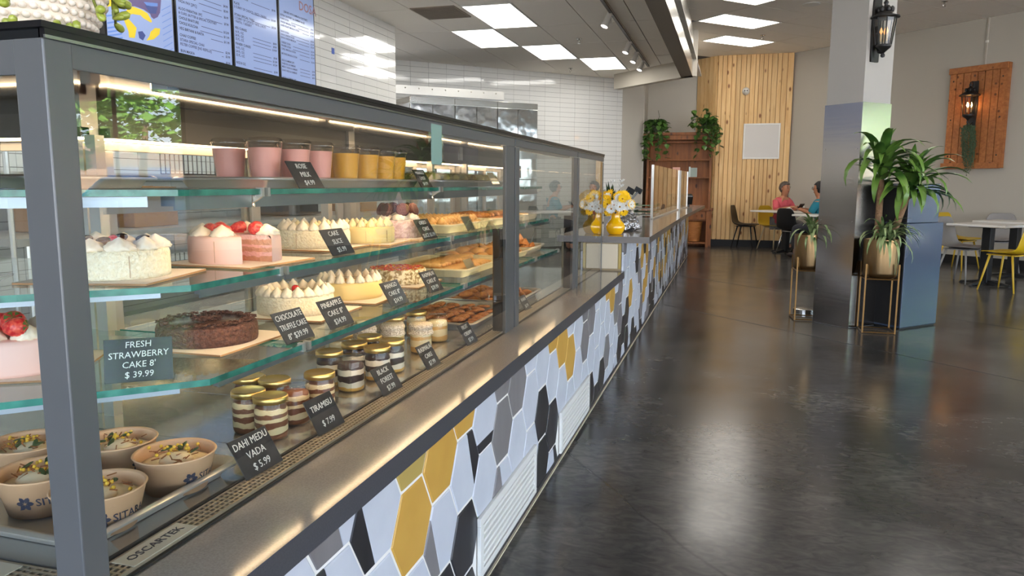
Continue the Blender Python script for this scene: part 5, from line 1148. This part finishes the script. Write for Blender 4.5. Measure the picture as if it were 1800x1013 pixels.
# the corner that faces the camera is where the two visible faces meet: faces run along -V.. and along U
C1 = Matrix(((-V.x, U.x, 0, CC.x), (-V.y, U.y, 0, CC.y), (0, 0, 1, 0), (0, 0, 0, 1)))
M_COLP = mat('column_paint', L(160, 156, 150), .6)
col = MB(); P = [(0, 0), (SD, 0), (SD, SD), (0, SD)]
col.prism(P, 1.87, CD+.01, C1); cl = struct(col.build('trim_3', M_COLP))
M_CLAD = mat('brushed_steel_cladding', L(158, 150, 142), .2, 1, bump=(3, .03, .01), stretch=(1, 1, 14))
a = .008
for nm, q in (('steel_panel', [(-a, -a), (SD+a, -a), (SD+a, 0), (-a, 0)]), ('steel_panel', [(-a, 0), (0, 0), (0, SD+a), (-a, SD+a)]), ('steel_panel', [(SD, 0), (SD+a, 0), (SD+a, SD+a), (SD, SD+a)])): MB().prism(q, .004, 1.872, C1).build(nm, M_CLAD, cl)
MB().prism(P, 0, 1.86, C1).build('core', M_COLP, cl)
for z in (.3, .9, 1.5):
    for w in (.02, SD-.02): MB().lathe([(.006, 0), (.004, .003), (.0005, .0035)], 8, C1 @ T(w, -a, z) @ Rx(pi/2)).build('rivet', M_INOX, cl)
# ---- blue-grey cabinet behind the column
M_CAB = mat('blue_grey_gloss', L(50, 63, 84), .2, coat=.4)
t = thing('kiosk_cabinet', 'glossy blue-grey stepped cabinet standing beside the steel column', 'cabinet'); t.matrix_world = Matrix(((U.x, -V.x, 0, 1.405), (U.y, -V.y, 0, 6.88), (0, 0, 1, 0), (0, 0, 0, 1)))
MB().box(0, 0, .012, .50, .30, .89).build('lower_body', [M_CAB], t, bevel=.004); MB().box(0, .0, .892, .42, .28, 1.215).build('upper_body', [M_CAB], t, bevel=.004)
MB().box(-.006, .006, .03, 0, .29, .885).box(-.006, .006, .895, 0, .27, 1.2).build('black_side', M_BLACK, t); MB().box(.01, .01, 0, .49, .29, .012).build('plinth', M_BLACK, t)
MB().lathe([(.012, 0), (.010, .006), (.0005, .008)], 10, T(-.006, .06, 1.05) @ Ry(-pi/2)).build('lock', M_INOX, t, True)
# ---- lanterns
M_IRON = mat('black_iron', L(20, 18, 17), .45, bump=(60, .4, .003)); M_SEEDY = pane_mat('seedy_glass', (.86, .82, .76, 1), 1.5, .05)
M_GLOW = mat('amber_bulb', L(255, 190, 110), .4, emis=((1, .50, .16, 1), 70)); M_DIM = mat('dim_bulb', L(240, 190, 120), .3, emis=((1, .6, .25, 1), .8))
def lantern(label, M, h, bulb, hook):
    """M: x along the wall, y up, z outwards; lantern hangs from a scroll arm"""
    t = thing('wall_lantern', label, 'wall lamp'); t.matrix_world = M
    MB().prism([(-.045, -.5*h), (.045, -.5*h), (.055, .0), (.045, .5*h), (-.045, .5*h), (-.055, .0)], .001, .02).build('backplate', M_IRON, t, bevel=.004)
    d = .135 if hook else .085; A = T(0, 0, d) @ Rx(-pi/2)
    r = h*.17
    if hook:
        pts = [(0, -.42*h, .01), (0, -.5*h, d*.6), (0, -.46*h, d)]; MB().tube(pts, .010, 8).build('lower_arm', M_IRON, t, True)
        MB().tube([(0, .18*h, .015), (0, .36*h, .04), (0, .48*h, .09), (0, .46*h, d), (0, .38*h, d)], .009, 8).build('scroll_arm', M_IRON, t, True)
    else:
        MB().tube([(0, -.2*h, .015), (0, -.36*h, .05), (0, -.38*h, d*.8), (0, -.28*h, d)], .011, 8).build('lower_arm', M_IRON, t, True)
        MB().box(-.02, -.05*h, .015, .02, .05*h, d*.45).build('bracket', M_IRON, t)
    MB().lathe([(.0005, -.45*h), (.014, -.44*h), (.018, -.41*h), (.008, -.38*h), (.03, -.34*h), (r*.62, -.30*h), (r*.72, -.27*h), (r*.68, -.25*h), (.0005, -.25*h)], 20, A).build('base_cup', M_IRON, t, radians(50))
    MB().lathe([(r*.66, -.25*h), (r*.98, .16*h)], 8, A, cap=False).build('glass', M_SEEDY, t)
    cg = MB()
    for k in range(8): a = 2*pi*k/8; cg.tube([A @ Vector((r*.67*cos(a), r*.67*sin(a), -.25*h)), A @ Vector((r*1.0*cos(a), r*1.0*sin(a), .16*h))], .0055, 5)
    cg.build('cage', M_IRON, t)
    MB().lathe([(r*1.0, .155*h), (r*1.28, .165*h), (r*1.26, .185*h), (r*.9, .215*h), (r*.55, .26*h), (r*.45, .30*h), (r*.5, .315*h), (r*.2, .345*h), (.012, .37*h), (.02, .40*h), (.006, .45*h), (.0005, .47*h)], 20, A).build('roof', M_IRON, t, radians(50))
    o = MB()
    for k in range(6): a = pi*k/3; o.ball(A @ Vector((r*.55*cos(a), r*.55*sin(a), .29*h)), .018, 7, 5, (1, 1.6, 1))
    o.build('acanthus_crown', M_IRON, t, True)
    for k in range(3): a = 2*pi*k/3+.4; cx, cy = r*.28*cos(a), r*.28*sin(a); MB().lathe([(.008, -.2*h), (.008, -.09*h)], 8, A @ T(cx, cy, 0)).build('candle', mat('candle_sleeve', L(210, 190, 150), .5), t); MB().lathe([(.004, -.09*h), (.013, -.05*h), (.006, .0), (.0005, .02*h)], 10, A @ T(cx, cy, 0)).build('bulb', bulb, t, True)
    return t
lantern('unlit black iron lantern high on the pale column', vert_frame((1.0+U.x*.09, 6.825+U.y*.09, 2.44), U, V), .50, M_DIM, False)
# ---- cedar board with a lit lantern on the greige wall
def rwp(s, z, o=0): return Vector((RW.x+V.x*s-U.x*o, RW.y+V.y*s-U.y*o, z))
S0, S1 = 3.055, 3.90
t = thing('cedar_panel', 'reddish cedar plank panel hung on the greige wall', 'wall panel'); t.matrix_world = vert_frame(tuple(rwp(0, 0, .001)), V, -U)
n = 8
for i in range(n): MB().box(S0+(S1-S0)*i/n+.004, 1.50, .03, S0+(S1-S0)*(i+1)/n-.004, 2.93, .058).build('plank', M_BOARD, t, bevel=.003)
for i in range(n): pass
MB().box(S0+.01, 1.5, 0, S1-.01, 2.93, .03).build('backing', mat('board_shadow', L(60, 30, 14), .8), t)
MB().box(S0-.03, 1.455, 0, S1-.02, 1.545, .085).build('bottom_rail', M_BOARD, t, bevel=.004); MB().box(S0-.005, 2.885, 0, S1+.01, 2.975, .085).build('top_rail', M_BOARD, t, bevel=.004)
MB().box(S1-.02, 1.46, 0, S1+.025, 2.97, .06).build('end_batten', M_BOARD, t, bevel=.003)
for s in (S0+.06, S1-.06):
    for z in (1.65, 2.2, 2.78): MB().lathe([(.012, 0), (.01, .004), (.0005, .006)], 10, T(s, z, .058)).build('bolt', M_IRON, t, True)
lt = lantern('lit black iron lantern glowing on the cedar panel', vert_frame(tuple(rwp(3.46, 2.42, .060)), V, -U), .66, M_GLOW, True)
t = thing('conduit_pipe', 'thin white conduit running up the wall above the cedar panel', 'pipe'); t.matrix_world = vert_frame(tuple(rwp(3.54, 0, 0)), V, -U)
MB().box(-.013, 2.98, .0, .013, CD-.002, .02).build('pipe_run', M_WALL, t, bevel=.004); MB().box(-.02, 3.3, 0, .02, 3.33, .023).build('clip', M_WHITEMETAL, t)
t = thing('hanging_succulent', 'grey-green trailing plant hanging on the cedar panel below the lit lantern', 'hanging plant'); t.matrix_world = vert_frame(tuple(rwp(3.47, 0, .06)), V, -U)
q = random.Random(31); M_TRAIL = mat('grey_green_leaf', L(84, 102, 74), .6, noise=(30, L(58, 80, 50), 2)); mb = MB(); sm = MB()
for i in range(34):
    a = q.uniform(-.10, .10); l = q.uniform(.25, .66)*(1-abs(a)*3.5)+.12; pts = [(a*.3, 2.05, .04), (a, 2.06+q.uniform(-.02, .04), .09+q.uniform(0, .05)), (a*1.1, 2.06-l*.4, .07+q.uniform(0, .04)), (a*.9+.01*q.random(), 2.06-l, .04+q.uniform(0, .03))]
    sm.tube(pts, .003, 4)
    for k in range(26): f = k/25*2.999; j = int(f); p = Vector(pts[j]).lerp(Vector(pts[j+1]), f-j); mb.ball(p+Vector((q.uniform(-.02, .02), q.uniform(-.01, .01), q.uniform(-.004, .016))), .0078, 5, 4, (1, 1.5, .7))
stuff(mb.build('foliage', M_TRAIL, t, True)); sm.build('stems', M_TRAIL, t)
for i in range(14): a = 2*pi*i/14; o = MB().ball((0, 0, .035), .02, 7, 5, (.55, .3, 1.9)).build('rosette_leaf', M_TRAIL, t, True, (0, 2.07, .08)); o.rotation_euler = (.9*cos(a)-.3, .9*sin(a), a)
MB().lathe([(.03, 0), (.05, .07), (.05, .075)], 14, T(0, 2.0, .055) @ Rx(-pi/2)).build('pot', M_IRON, t)
# ------------------------------------------------------------------ planters
M_BRASS = mat('brushed_brass', L(140, 112, 76), .3, 1, bump=(4, .2, .01), stretch=(12, 12, .3)); M_WIRE = mat('brass_wire', L(112, 84, 48), .45, .9)
M_DRAC = mat('dracaena_leaf', L(50, 88, 34), .3, noise=(5, L(100, 132, 56), 1, .12), stretch=(1, 1, 1)); M_CANE = mat('dracaena_cane', L(128, 98, 68), .7, bump=(40, .8, .01), stretch=(1, 1, 4))
def leaf_me(l, w, droop, m, n=8, lift=.9, name='leaf'):
    vs = []; fs = []
    for i in range(n+1):
        f = i/n; a = lift-droop*f**1.4; wd = w*max(.0, sin(pi*min(1, .12+f*.9)))**.8 if i < n else 0
        if i == 0: x = z = 0.0
        else: x += l/n*cos(a); z += l/n*sin(a)
        vs += [(x, -wd, z+wd*.25), (x, 0, z-wd*.12), (x, wd, z+wd*.25)]
    for i in range(n):
        for j in range(2): fs.append((i*3+j, i*3+j+1, i*3+j+4, i*3+j+3))
    return MB().add(vs, fs).mesh(name, m, True)
DL = [leaf_me(.50, .034, 1.5, M_DRAC), leaf_me(.42, .030, 2.2, M_DRAC, lift=1.0), leaf_me(.36, .028, 1.0, M_DRAC, lift=1.2), leaf_me(.46, .032, 2.7, M_DRAC, lift=.8)]
M_SPID = mat('spider_leaf', L(76, 104, 52), .4, noise=(9, L(150, 164, 110), 1, .1)); SP = [leaf_me(.40, .013, 2.2, M_SPID), leaf_me(.34, .012, 2.9, M_SPID, lift=1.1), leaf_me(.30, .012, 1.7, M_SPID, lift=1.2)]
def crown(t, c, n, mes, q, sc=1, spread=(.0, 1.3), sink=0, avoid=2.5):
    for i in range(n):
        az = i*2.4+q.uniform(-.3, .3)
        if cos(az-avoid) > .45: az += pi*.8
        o = obj('leaf', q.choice(mes), t); f = i/n; o.location = (c[0], c[1], c[2]-sink*f); o.rotation_mode = 'XYZ'
        el = -(spread[1]*(1-f)+spread[0]*f); s = sc*q.uniform(.8, 1.1); o.scale = (s, s, s)
        o.matrix_local = T(c[0], c[1], c[2]-sink*(1-f)) @ Rz(az) @ Ry(q.uniform(-.25, .25)+.34*(1-f)-.5*f) @ Matrix.Diagonal((s, s, s, 1))
def planter(label, x, y, rz, seed, canes, rp=.142, hp=.31, zt=.455):
    t = thing('planter', label, 'potted plant', (x, y, 0), rz); q = random.Random(seed); w = rp+.026
    for k in range(4): a = pi/4+k*pi/2; px, py = w*1.06*cos(a), w*1.06*sin(a); MB().box(px-.006, py-.006, .004, px+.006, py+.006, zt+.115).build('stand_leg', M_WIRE, t)
    fr = MB(); cs = [Vector((w*1.06*cos(pi/4+k*pi/2), w*1.06*sin(pi/4+k*pi/2), 0)) for k in range(5)]
    for z in (.01, zt-.008):
        for p, r in zip(cs[:-1], cs[1:]): fr.tube([p+Vector((0, 0, z)), r+Vector((0, 0, z))], .006, 6)
    for k in (0, 1): fr.tube([cs[k]+Vector((0, 0, zt-.008)), cs[k+2]+Vector((0, 0, zt-.008))], .005, 6)
    for p in cs[:-1]: fr.tube([p*.92+Vector((0, 0, zt+.11)), p*.86+Vector((0, 0, zt+.03)), p*.72+Vector((0, 0, zt-.004))], .004, 5)
    fr.build('stand_frame', M_WIRE, t)
    MB().lathe([(rp*.86, zt), (rp*.95, zt+.012), (rp, zt+.04), (rp, zt+hp), (rp-.006, zt+hp), (rp-.008, zt+hp-.05)], 40).build('pot', M_BRASS, t, radians(50))
    MB().lathe([(.0005, zt+hp-.03), (rp-.008, zt+hp-.03)], 24, cap=False).build('soil', mat('potting_soil', L(40, 30, 24), .9), t)
    zs = zt+hp-.03
    for (bx, by, tx, ty, tz, n, sc) in canes:
        pts = [Vector((bx, by, zs-.02)).lerp(Vector((tx, ty, tz)), k/6) for k in range(7)]; MB().tube(pts, [.027, .026, .027, .026, .027, .025, .022], 12).build('cane', M_CANE, t, True)
        crown(t, (tx, ty, tz+.02), n, DL, q, sc, sink=.12)
    crown(t, (.0, 0, zs+.02), 34, SP, q, 1.0, sink=.02); crown(t, (.05, -.06, zs+.02), 16, SP, q, .9, sink=.02)
    return t
# canes are given in the planter's own axes (not turned)
planter('dracaena with two canes in a brass pot, on a wire stand beside the cabinet', 1.200, 6.755, 0, 41, [(-.03, .02, -.03, .05, 1.33, 44, 1.08), (.055, .0, .19, .04, 1.19, 44, 1.02)], .136, .31)
planter('spider plant in a brass pot on a wire stand behind the steel column', .70, 7.22, .1, 42, [], .135, .31)
# ------------------------------------------------------------------ chairs and tables
def shell_me(m, name):
    prof = [(.235, .445), (.215, .452), (.15, .447), (.06, .437), (-.04, .432), (-.12, .437), (-.17, .455), (-.205, .50), (-.222, .56), (-.235, .64), (-.245, .72), (-.252, .79), (-.255, .815)]
    hw = [.17, .20, .225, .232, .235, .235, .23, .225, .215, .205, .19, .165, .11]
    cv = [0, .006, .014, .022, .026, .03, .034, .03, .022, .016, .012, .008, .004]
    vs = []; fs = []; n = 10
    for (x, z), w, c in zip(prof, hw, cv):
        for j in range(n+1):
            u = -1+2*j/n; e = abs(u)**2.2; back = max(0, min(1, (z-.44)/.15)) if x < -.1 else 0
            vs.append((x+c*e*back*1.6, w*u, z+c*e*(1-back)))
    for i in range(len(prof)-1):
        for j in range(n): fs.append((i*(n+1)+j, i*(n+1)+j+1, (i+1)*(n+1)+j+1, (i+1)*(n+1)+j))
    return MB().add(vs, fs).mesh(name, m, True)
chair_cache = {}
def chair(label, x, y, head, shell, leg, group='shell chairs'):
    t = thing('shell_chair', label, 'chair', (x, y, 0), head, group)
    if shell.name not in chair_cache: chair_cache[shell.name] = shell_me(shell, 'seat_shell')
    o = obj('seat_shell', chair_cache[shell.name], t); sd = o.modifiers.new('solid', 'SOLIDIFY'); sd.thickness = .012; sd.offset = 0; ss = o.modifiers.new('sub', 'SUBSURF'); ss.levels = ss.render_levels = 1
    for sx, sy in ((1, 1), (1, -1), (-1, 1), (-1, -1)): MB().tube([(sx*.12+.02, sy*.14, .425), (sx*.20+.01, sy*.215, .003)], [.0135, .009], 10).build('leg', leg, t, True)
    MB().box(-.14, -.15, .410, .18, .15, .424).build('under_frame', leg, t, bevel=.004); return t
S_Y = mat('yellow_shell', L(196, 160, 22), .4); S_G = mat('grey_shell', L(132, 126, 120), .45); S_K = mat('black_shell', L(22, 21, 21), .4)
L_Y = mat('yellow_leg', L(204, 166, 50), .4); L_G = mat('grey_leg', L(140, 136, 130), .45); L_K = mat('black_leg', L(20, 18, 18), .4); L_C = mat('chrome_leg', L(170, 166, 160), .25, 1)
chair('yellow shell chair in profile, nearest, at the edge of the frame', 3.10, 9.86, radians(135), S_Y, L_Y)
chair('grey shell chair tucked beside the blue-grey cabinet, only its seat showing', 2.80, 10.62, radians(-45), S_G, L_G)
chair('yellow shell chair behind the grey one, its back above the white tabletop', 3.18, 12.25, radians(-45), S_Y, L_Y)
chair('grey shell chair against the wall between the two white tables', 3.70, 12.15, radians(-100), S_G, L_G)
chair('black shell chair with black legs alone in front of the pine wall', .28, 15.18, radians(-15), S_K, L_K)
chair('yellow shell chair that the woman in pink sits on', .80, 14.99, radians(-45), S_Y, mat('pale_brass_leg', L(190, 170, 130), .4))
chair('black shell chair with chrome legs, its back turned to the counter', 1.06, 13.72, radians(45), S_K, L_C)
chair('grey shell chair partly hidden behind the spider plant', 1.52, 14.15, radians(200), S_G, L_K)
chair('chair the man in teal sits on, behind the steel column', 1.55, 13.19, radians(135), S_K, L_C)
M_TOP = mat('white_laminate_top', L(222, 216, 206), .3); M_CAST = mat('black_cast_iron', L(18, 17, 17), .45)
def table(label, x, y, w, l, rz=-pi/4):
    t = thing('cafe_table', label, 'table', (x, y, 0), rz, 'white cafe tables')
    MB().box(-w/2, -l/2, .712, w/2, l/2, .742).build('tabletop', M_TOP, t, bevel=.008); MB().box(-.05, -.05, .03, .05, .05, .70).build('pedestal', M_CAST, t, bevel=.004); MB().box(-.16, -.16, .698, .16, .16, .711).build('top_plate', M_CAST, t)
    for k in range(4): M = Rz(k*pi/2+pi/4*0); MB().add([M @ Vector(v) for v in ((.03, -.03, .012), (.30, -.022, .004), (.30, .022, .004), (.03, .03, .012), (.03, -.03, .06), (.28, -.018, .026), (.28, .018, .026), (.03, .03, .06))], [(0, 3, 2, 1), (4, 5, 6, 7), (0, 1, 5, 4), (1, 2, 6, 5), (2, 3, 7, 6), (3, 0, 4, 7)]).build('base_foot', M_CAST, t); MB().lathe([(.02, .0005), (.02, .006)], 10, M @ T(.285, 0, 0)).build('glide', M_CAST, t)
    return t
table('white square cafe table nearest the blue-grey cabinet', 3.03, 10.42, .70, .62)
table('white cafe table farther back beside the wall', 3.62, 11.38, .80, .62)
table('white cafe table in front of the woman in pink', .97, 14.32, 1.2, .56)
table('white cafe table beside the steel column, partly behind the spider plant', 1.42, 12.70, .80, .56)
t = thing('paper_cup', 'white paper cup on the table of the woman in pink', 'cup', (1.22, 14.28, .743)); MB().lathe([(.028, 0), (.038, .09), (.04, .092), (.036, .09), (.027, .006)], 18).build('cup_body', M_WHITEMETAL, t, True); MB().lathe([(.034, .08), (.0005, .081)], 16, cap=False).build('tea', mat('milky_tea', L(170, 120, 80), .3), t)
t = thing('napkin', 'crumpled white napkin on the table of the woman in pink', 'napkin', (1.0, 14.30, .743)); q = random.Random(3); mb = MB().lathe([(.04, 0), (.06, .02), (.045, .04), (.02, .06), (.0005, .06)], 12); mb.v = [(x*(1+q.uniform(-.4, .4)), y*(1+q.uniform(-.4, .4)), max(0, z+q.uniform(-.012, .012))) for x, y, z in mb.v]; mb.build('paper', mat('tissue', L(226, 222, 216), .9), t)
# ------------------------------------------------------------------ people
def skinned(name, joints, bones, m, parent, root=0, sub=2):
    me = bpy.data.meshes.new(name); me.from_pydata([j[:3] for j in joints], bones, []); me.materials.append(m); o = obj(name, me, parent)
    sk = o.modifiers.new('skin', 'SKIN'); sk.use_smooth_shade = True
    for i, v in enumerate(me.skin_vertices[0].data):
        r = joints[i][3]; v.radius = (r if not isinstance(r, tuple) else r[0], r if not isinstance(r, tuple) else r[1]); v.use_root = i == root
    s = o.modifiers.new('sub', 'SUBSURF'); s.levels = s.render_levels = sub; return o
def person(label, x, y, head, top, trousers, skin, hair, sc, female, glasses=False, held=False):
    t = thing('person', label, 'person', (x, y, 0), head); t.scale = (sc, sc, sc)
    J = [(-.02, 0, .52, (.13, .11)), (.0, 0, .66, (.125, .10)), (.03, 0, .82, (.14, .11)), (.04, 0, .93, (.10, .08)), (.06, 0, 1.00, .05), (.085, 0, 1.06, .062), (.095, 0, 1.13, .082), (.085, 0, 1.20, .075), (.08, 0, 1.245, .035)]
    B = [(i, i+1) for i in range(8)]
    arms = []
    for s in (1, -1):
        b = len(J); J += [(.03, s*.155, .915, .052), (.10, s*.215, .74, .042), (.27, s*.12, .785, .033), (.345, s*.07, .80, .026)]; B += [(3, b), (b, b+1), (b+1, b+2), (b+2, b+3)]; arms.append(b)
        h = b+3
        for k in range(4): n = len(J); yo = s*(.07-.026+.016*k); J += [(.385+.006*(k in (1, 2)), yo*1.0, .808, .0095), (.415+.008*(k in (1, 2)), yo*.95, .80, .008), (.43+.01*(k == 1), yo*.9, .785, .0065)]; B += [(h, n), (n, n+1), (n+1, n+2)]
        n = len(J); J += [(.36, s*.035, .822, .010), (.385, s*.02, .828, .008)]; B += [(h, n), (n, n+1)]
        b = len(J); J += [(.02, s*.095, .50, .088), (.40, s*.12, .50, .06), (.36, s*.12, .10, .042), (.37, s*.12, .045, .04), (.47, s*.13, .03, .03)]; B += [(0, b), (b, b+1), (b+1, b+2), (b+2, b+3), (b+3, b+4)]
    skinned('body', J, B, skin, t)
    e = .014 if female else .010
    ln = .50 if female else .54
    T_ = [(-.02, 0, ln, (.155, .14)), (.0, 0, .66, (.14, .12)), (.03, 0, .82, (.155, .125)), (.04, 0, .92, (.12, .10)), (.055, 0, .965, .062)]; TB = [(0, 1), (1, 2), (2, 3), (3, 4)]
    for s in (1, -1): b = len(T_); T_ += [(.03, s*.155, .915, .068), (.085, s*.205, .785, .060), (.10, s*.214, .745, .058)]; TB += [(3, b), (b, b+1), (b+1, b+2)]
    if female:
        for s in (1, -1): b = len(T_); T_ += [(.05, s*.09, .51, .105), (.27, s*.11, .515, .085)]; TB += [(0, b), (b, b+1)]
    skinned('shirt', T_, TB, top, t)
    P_ = [(-.02, 0, .51, (.14, .12))]; PB = []
    for s in (1, -1): b = len(P_); P_ += [(.03, s*.095, .50, .098), (.40, s*.12, .50, .074), (.37, s*.12, .30, .064), (.36, s*.12, .12, .058)]; PB += [(0, b), (b, b+1), (b+1, b+2), (b+2, b+3)]
    skinned('trousers', P_, PB, trousers, t)
    for s in (1, -1): MB().ball((.42, s*.125, .045), .05, 12, 8, (1.9, .85, .85)).build('shoe', mat('dark_shoe', L(40, 28, 26), .6), t, True)
    hd = Vector((.095, 0, 1.135))
    hb = MB().ball((.066, 0, 1.158), .106, 18, 14, (1.02, .93, 1.0)); q = random.Random(5)
    hb.v = [(v[0]+q.uniform(-.006, .006), v[1]+q.uniform(-.006, .006), v[2]+q.uniform(-.006, .008)) for v in hb.v if True]
    hb.v = [((.085 if (v[0] > .085 and v[2] < 1.195) else v[0]), v[1]*(.8 if (v[0] > .06 and v[2] < 1.12) else 1), v[2] if v[2] > 1.06 else 1.06) for v in hb.v]
    hb.build('hair', hair, t, True)
    MB().lathe([(.0005, .03), (.007, .022), (.013, .006), (.012, -.004), (.0005, -.008)], 10, T(.172, 0, 1.122) @ Ry(.15)).build('nose', skin, t, True)
    for s in (1, -1):
        MB().ball((.165, s*.03, 1.148), .0085, 10, 7, (1, 1, .6)).build('eye', mat('eye_white', L(160, 148, 138), .4), t, True); MB().ball((.171, s*.03, 1.148), .0055, 8, 6).build('iris', M_BEZ, t, True)
        MB().box(.168, s*.03-.016, 1.164, .173, s*.03+.016, 1.169).build('eyebrow', hair, t); MB().ball((.085, s*.083, 1.135), .024, 10, 7, (.7, .35, 1.15)).build('ear', skin, t, True)
    MB().ball((.160, 0, 1.083), .014, 10, 6, (.5, 1.6, .45)).build('mouth', mat('lip', L(140, 70, 64), .5), t, True)
    if glasses:
        g = MB()
        for s in (1, -1): g.tube([(.178, s*.032+.02*cos(k*pi/6), 1.146+.018*sin(k*pi/6)) for k in range(13)], .0018, 4); g.tube([(.176, s*.052, 1.15), (.09, s*.088, 1.15)], .0018, 4)
        g.tube([(.18, -.012, 1.15), (.18, .012, 1.15)], .0018, 4); g.build('eyeglasses', M_BEZ, t)
    return t
SKN = mat('brown_skin', L(176, 118, 86), .5)
person('seated woman in a pink short sleeved tunic and grey trousers, forearms on the table', .90, 14.88, radians(-48), mat('pink_tunic', L(206, 88, 96), .8, bump=(14, .5, .03)), mat('grey_trousers', L(128, 124, 120), .8), SKN, mat('greying_hair', L(62, 52, 46), .7, noise=(30, L(104, 92, 82), 3)), 1.0, True)
person('seated man in a teal shirt and eyeglasses holding a dark tablet, mostly behind the column', 1.45, 13.29, radians(150), mat('teal_shirt', L(24, 108, 124), .8), mat('dark_trousers', L(40, 40, 46), .8), mat('brown_skin_b', L(168, 112, 80), .5), mat('black_hair', L(22, 18, 17), .6), 1.0, False, True)
t = thing('tablet', 'dark tablet held up by the man in teal', 'tablet', (1.10, 13.50, .80), radians(150)); MB().box(-.006, -.075, 0, .006, .075, .11, Ry(-.6)).build('case', mat('brown_case', L(66, 46, 38), .6), t, bevel=.003); MB().box(-.0075, -.068, .006, -.006, .068, .104, Ry(-.6)).build('display', M_BEZ, t)
t = thing('bin_lid', 'small bright metal bin lid on the floor behind the steel column', 'lid', (.72, 7.62, 0)); MB().lathe([(.10, .001), (.10, .03), (.09, .034), (.0005, .036)], 24).build('lid_body', M_INOX, t)
# ------------------------------------------------------------------ storefront on the right wall, beyond the picture, and what lies outside
M_ALU = mat('storefront_aluminium', L(58, 58, 58), .4, .3); M_WPANE = pane_mat('storefront_glass', (.93, .97, .96, 1), 1.45)
wn = struct(MB().box(7.75, .08, -.09, 17, .16, .01, MR).box(7.75, 3.12, -.09, 17, 3.2, .01, MR).build('window_1', M_ALU))
xs = [7.78, 8.72, 9.40, 10.35, 11.3, 12.25, 13.2, 14.15, 15.1, 16.05, 16.97]
for x in xs: MB().box(x-.03, .16, -.09, x+.03, 3.12, .01, MR).build('mullion', M_ALU, wn)
for a, b in zip(xs[:-1], xs[1:]): MB().box(a+.03, .16, -.045, b-.03, 3.12, -.04, MR).build('pane', M_WPANE, wn)
struct(MB().box(-30, -30, -.25, 60, 70, -.12).build('ground', mat('asphalt', L(150, 146, 142), .9)))
struct(MB().box(7.2, 2.95, -3.2, 18, 3.3, -.13, MR).build('canopy_outside', mat('white_canopy', L(226, 226, 222), .8)))
M_TRUNK = mat('bark', L(96, 76, 58), .9); M_FOL = mat('tree_leaf', L(128, 164, 66), .6, noise=(3, L(92, 134, 50), 2))
def tree(label, s, o, h, r, seed):
    p = rwp(s, 0, -o); t = thing('street_tree', label, 'tree', (p.x, p.y, -.12), 0, 'trees outside the storefront'); q = random.Random(seed)
    MB().tube([(0, 0, 0), (.1, .05, h*.3), (-.1, .1, h*.6)], [.16, .12, .07], 8).build('trunk', M_TRUNK, t, True); g = MB()
    for i in range(1500):
        d = Vector((q.gauss(0, 1), q.gauss(0, 1), q.gauss(0, 1))).normalized()*r*q.uniform(.45, 1); c = Vector((d.x, d.y, h*.68+d.z*.72)); s_ = q.uniform(.09, .2); M = T(*c) @ Rz(q.uniform(0, 6)) @ Rx(q.uniform(-1.5, 1.5))
        g.add([M @ Vector(v) for v in ((-s_, 0, 0), (0, -s_*.6, 0), (s_, 0, 0), (0, s_*.6, 0))], [(0, 1, 2, 3)])
    stuff(g.build('crown', M_FOL, t))
TL = 'leafy street tree outside the storefront, %s'
for a in ((5.0, 9, 4.6, 2.3, 1, 'beyond the pine wall end'), (10.0, 8, 4.8, 2.4, 2, 'mirrored in the case glass'), (12.4, 13.4, 5.4, 2.3, 3, 'mirrored beside the case corner'), (15.2, 8.0, 4.6, 2.4, 4, 'far along the street'), (7.6, 13.4, 5.6, 2.3, 5, 'farther back between two others')): tree(TL % a[5], a[0], a[1], a[2], a[3], a[4])
t = thing('street_building', 'low pinkish building across the street', 'building'); t.matrix_world = vert_frame(tuple(rwp(0, 0, -26)), V, -U)
MB().box(-10, -.12, -6, 34, 2.5, 0).build('wall', mat('pink_stucco', L(206, 160, 130), .9), t); MB().box(-10.4, 2.5, -6.4, 34.4, 2.9, .4).build('roof', mat('roof_band', L(150, 120, 100), .8), t)
for k in range(9): MB().box(-8+k*4.6, .5, .0, -5.4+k*4.6, 1.9, .06).build('window', mat('far_glass', L(60, 76, 110), .1), t)
def car(label, s, o, c):
    t = thing('parked_car', label, 'car'); t.matrix_world = vert_frame(tuple(rwp(s, -.12, -o)), V, -U)
    b = MB().prism([(-2.1, .3), (2.1, .3), (2.15, .7), (1.9, .85), (1.1, .95), (.6, 1.42), (-1.0, 1.42), (-1.6, .95), (-2.1, .9)], -.85, .85); b.build('body', mat('car%s' % label[:9], c, .2, coat=.6), t, bevel=.05)
    MB().prism([(.98, .97), (.55, 1.37), (-.92, 1.37), (-1.4, .97)], -.86, .86).build('windows', M_BEZ, t)
    for x in (-1.3, 1.3):
        for z in (-.78, .78): MB().lathe([(.31, -.1), (.33, -.06), (.33, .06), (.31, .1)], 20, T(x, .33, z)).build('wheel', M_BEZ, t)
car('silver blue parked car outside the storefront', 8.3, 4.6, L(150, 176, 206)); car('white parked car outside the storefront', 13.3, 4.6, L(226, 228, 230))
t = thing('pendant_lamp', 'brown woven pendant lamp hanging by the storefront, outside the picture but mirrored in the case glass', 'pendant lamp', (5.56, 7.16, 2.40)); t['label'] = 'brown woven pendant lamp by the storefront, mirrored in the case glass'
MB().lathe([(.20, -.26), (.26, -.22), (.28, -.05), (.22, .06), (.06, .09)], 26, cap=False).build('shade', mat('woven_brown', L(136, 84, 58), .7, bump=(70, .8, .01)), t, True); MB().tube([(0, 0, .09), (0, 0, CD-2.41)], .006, 6).build('cord', M_BEZ, t); MB().ball((0, 0, -.05), .05, 12, 8).build('bulb', mat('warm_bulb', L(255, 220, 170), .4, emis=((1, .75, .45, 1), 6)), t, True)
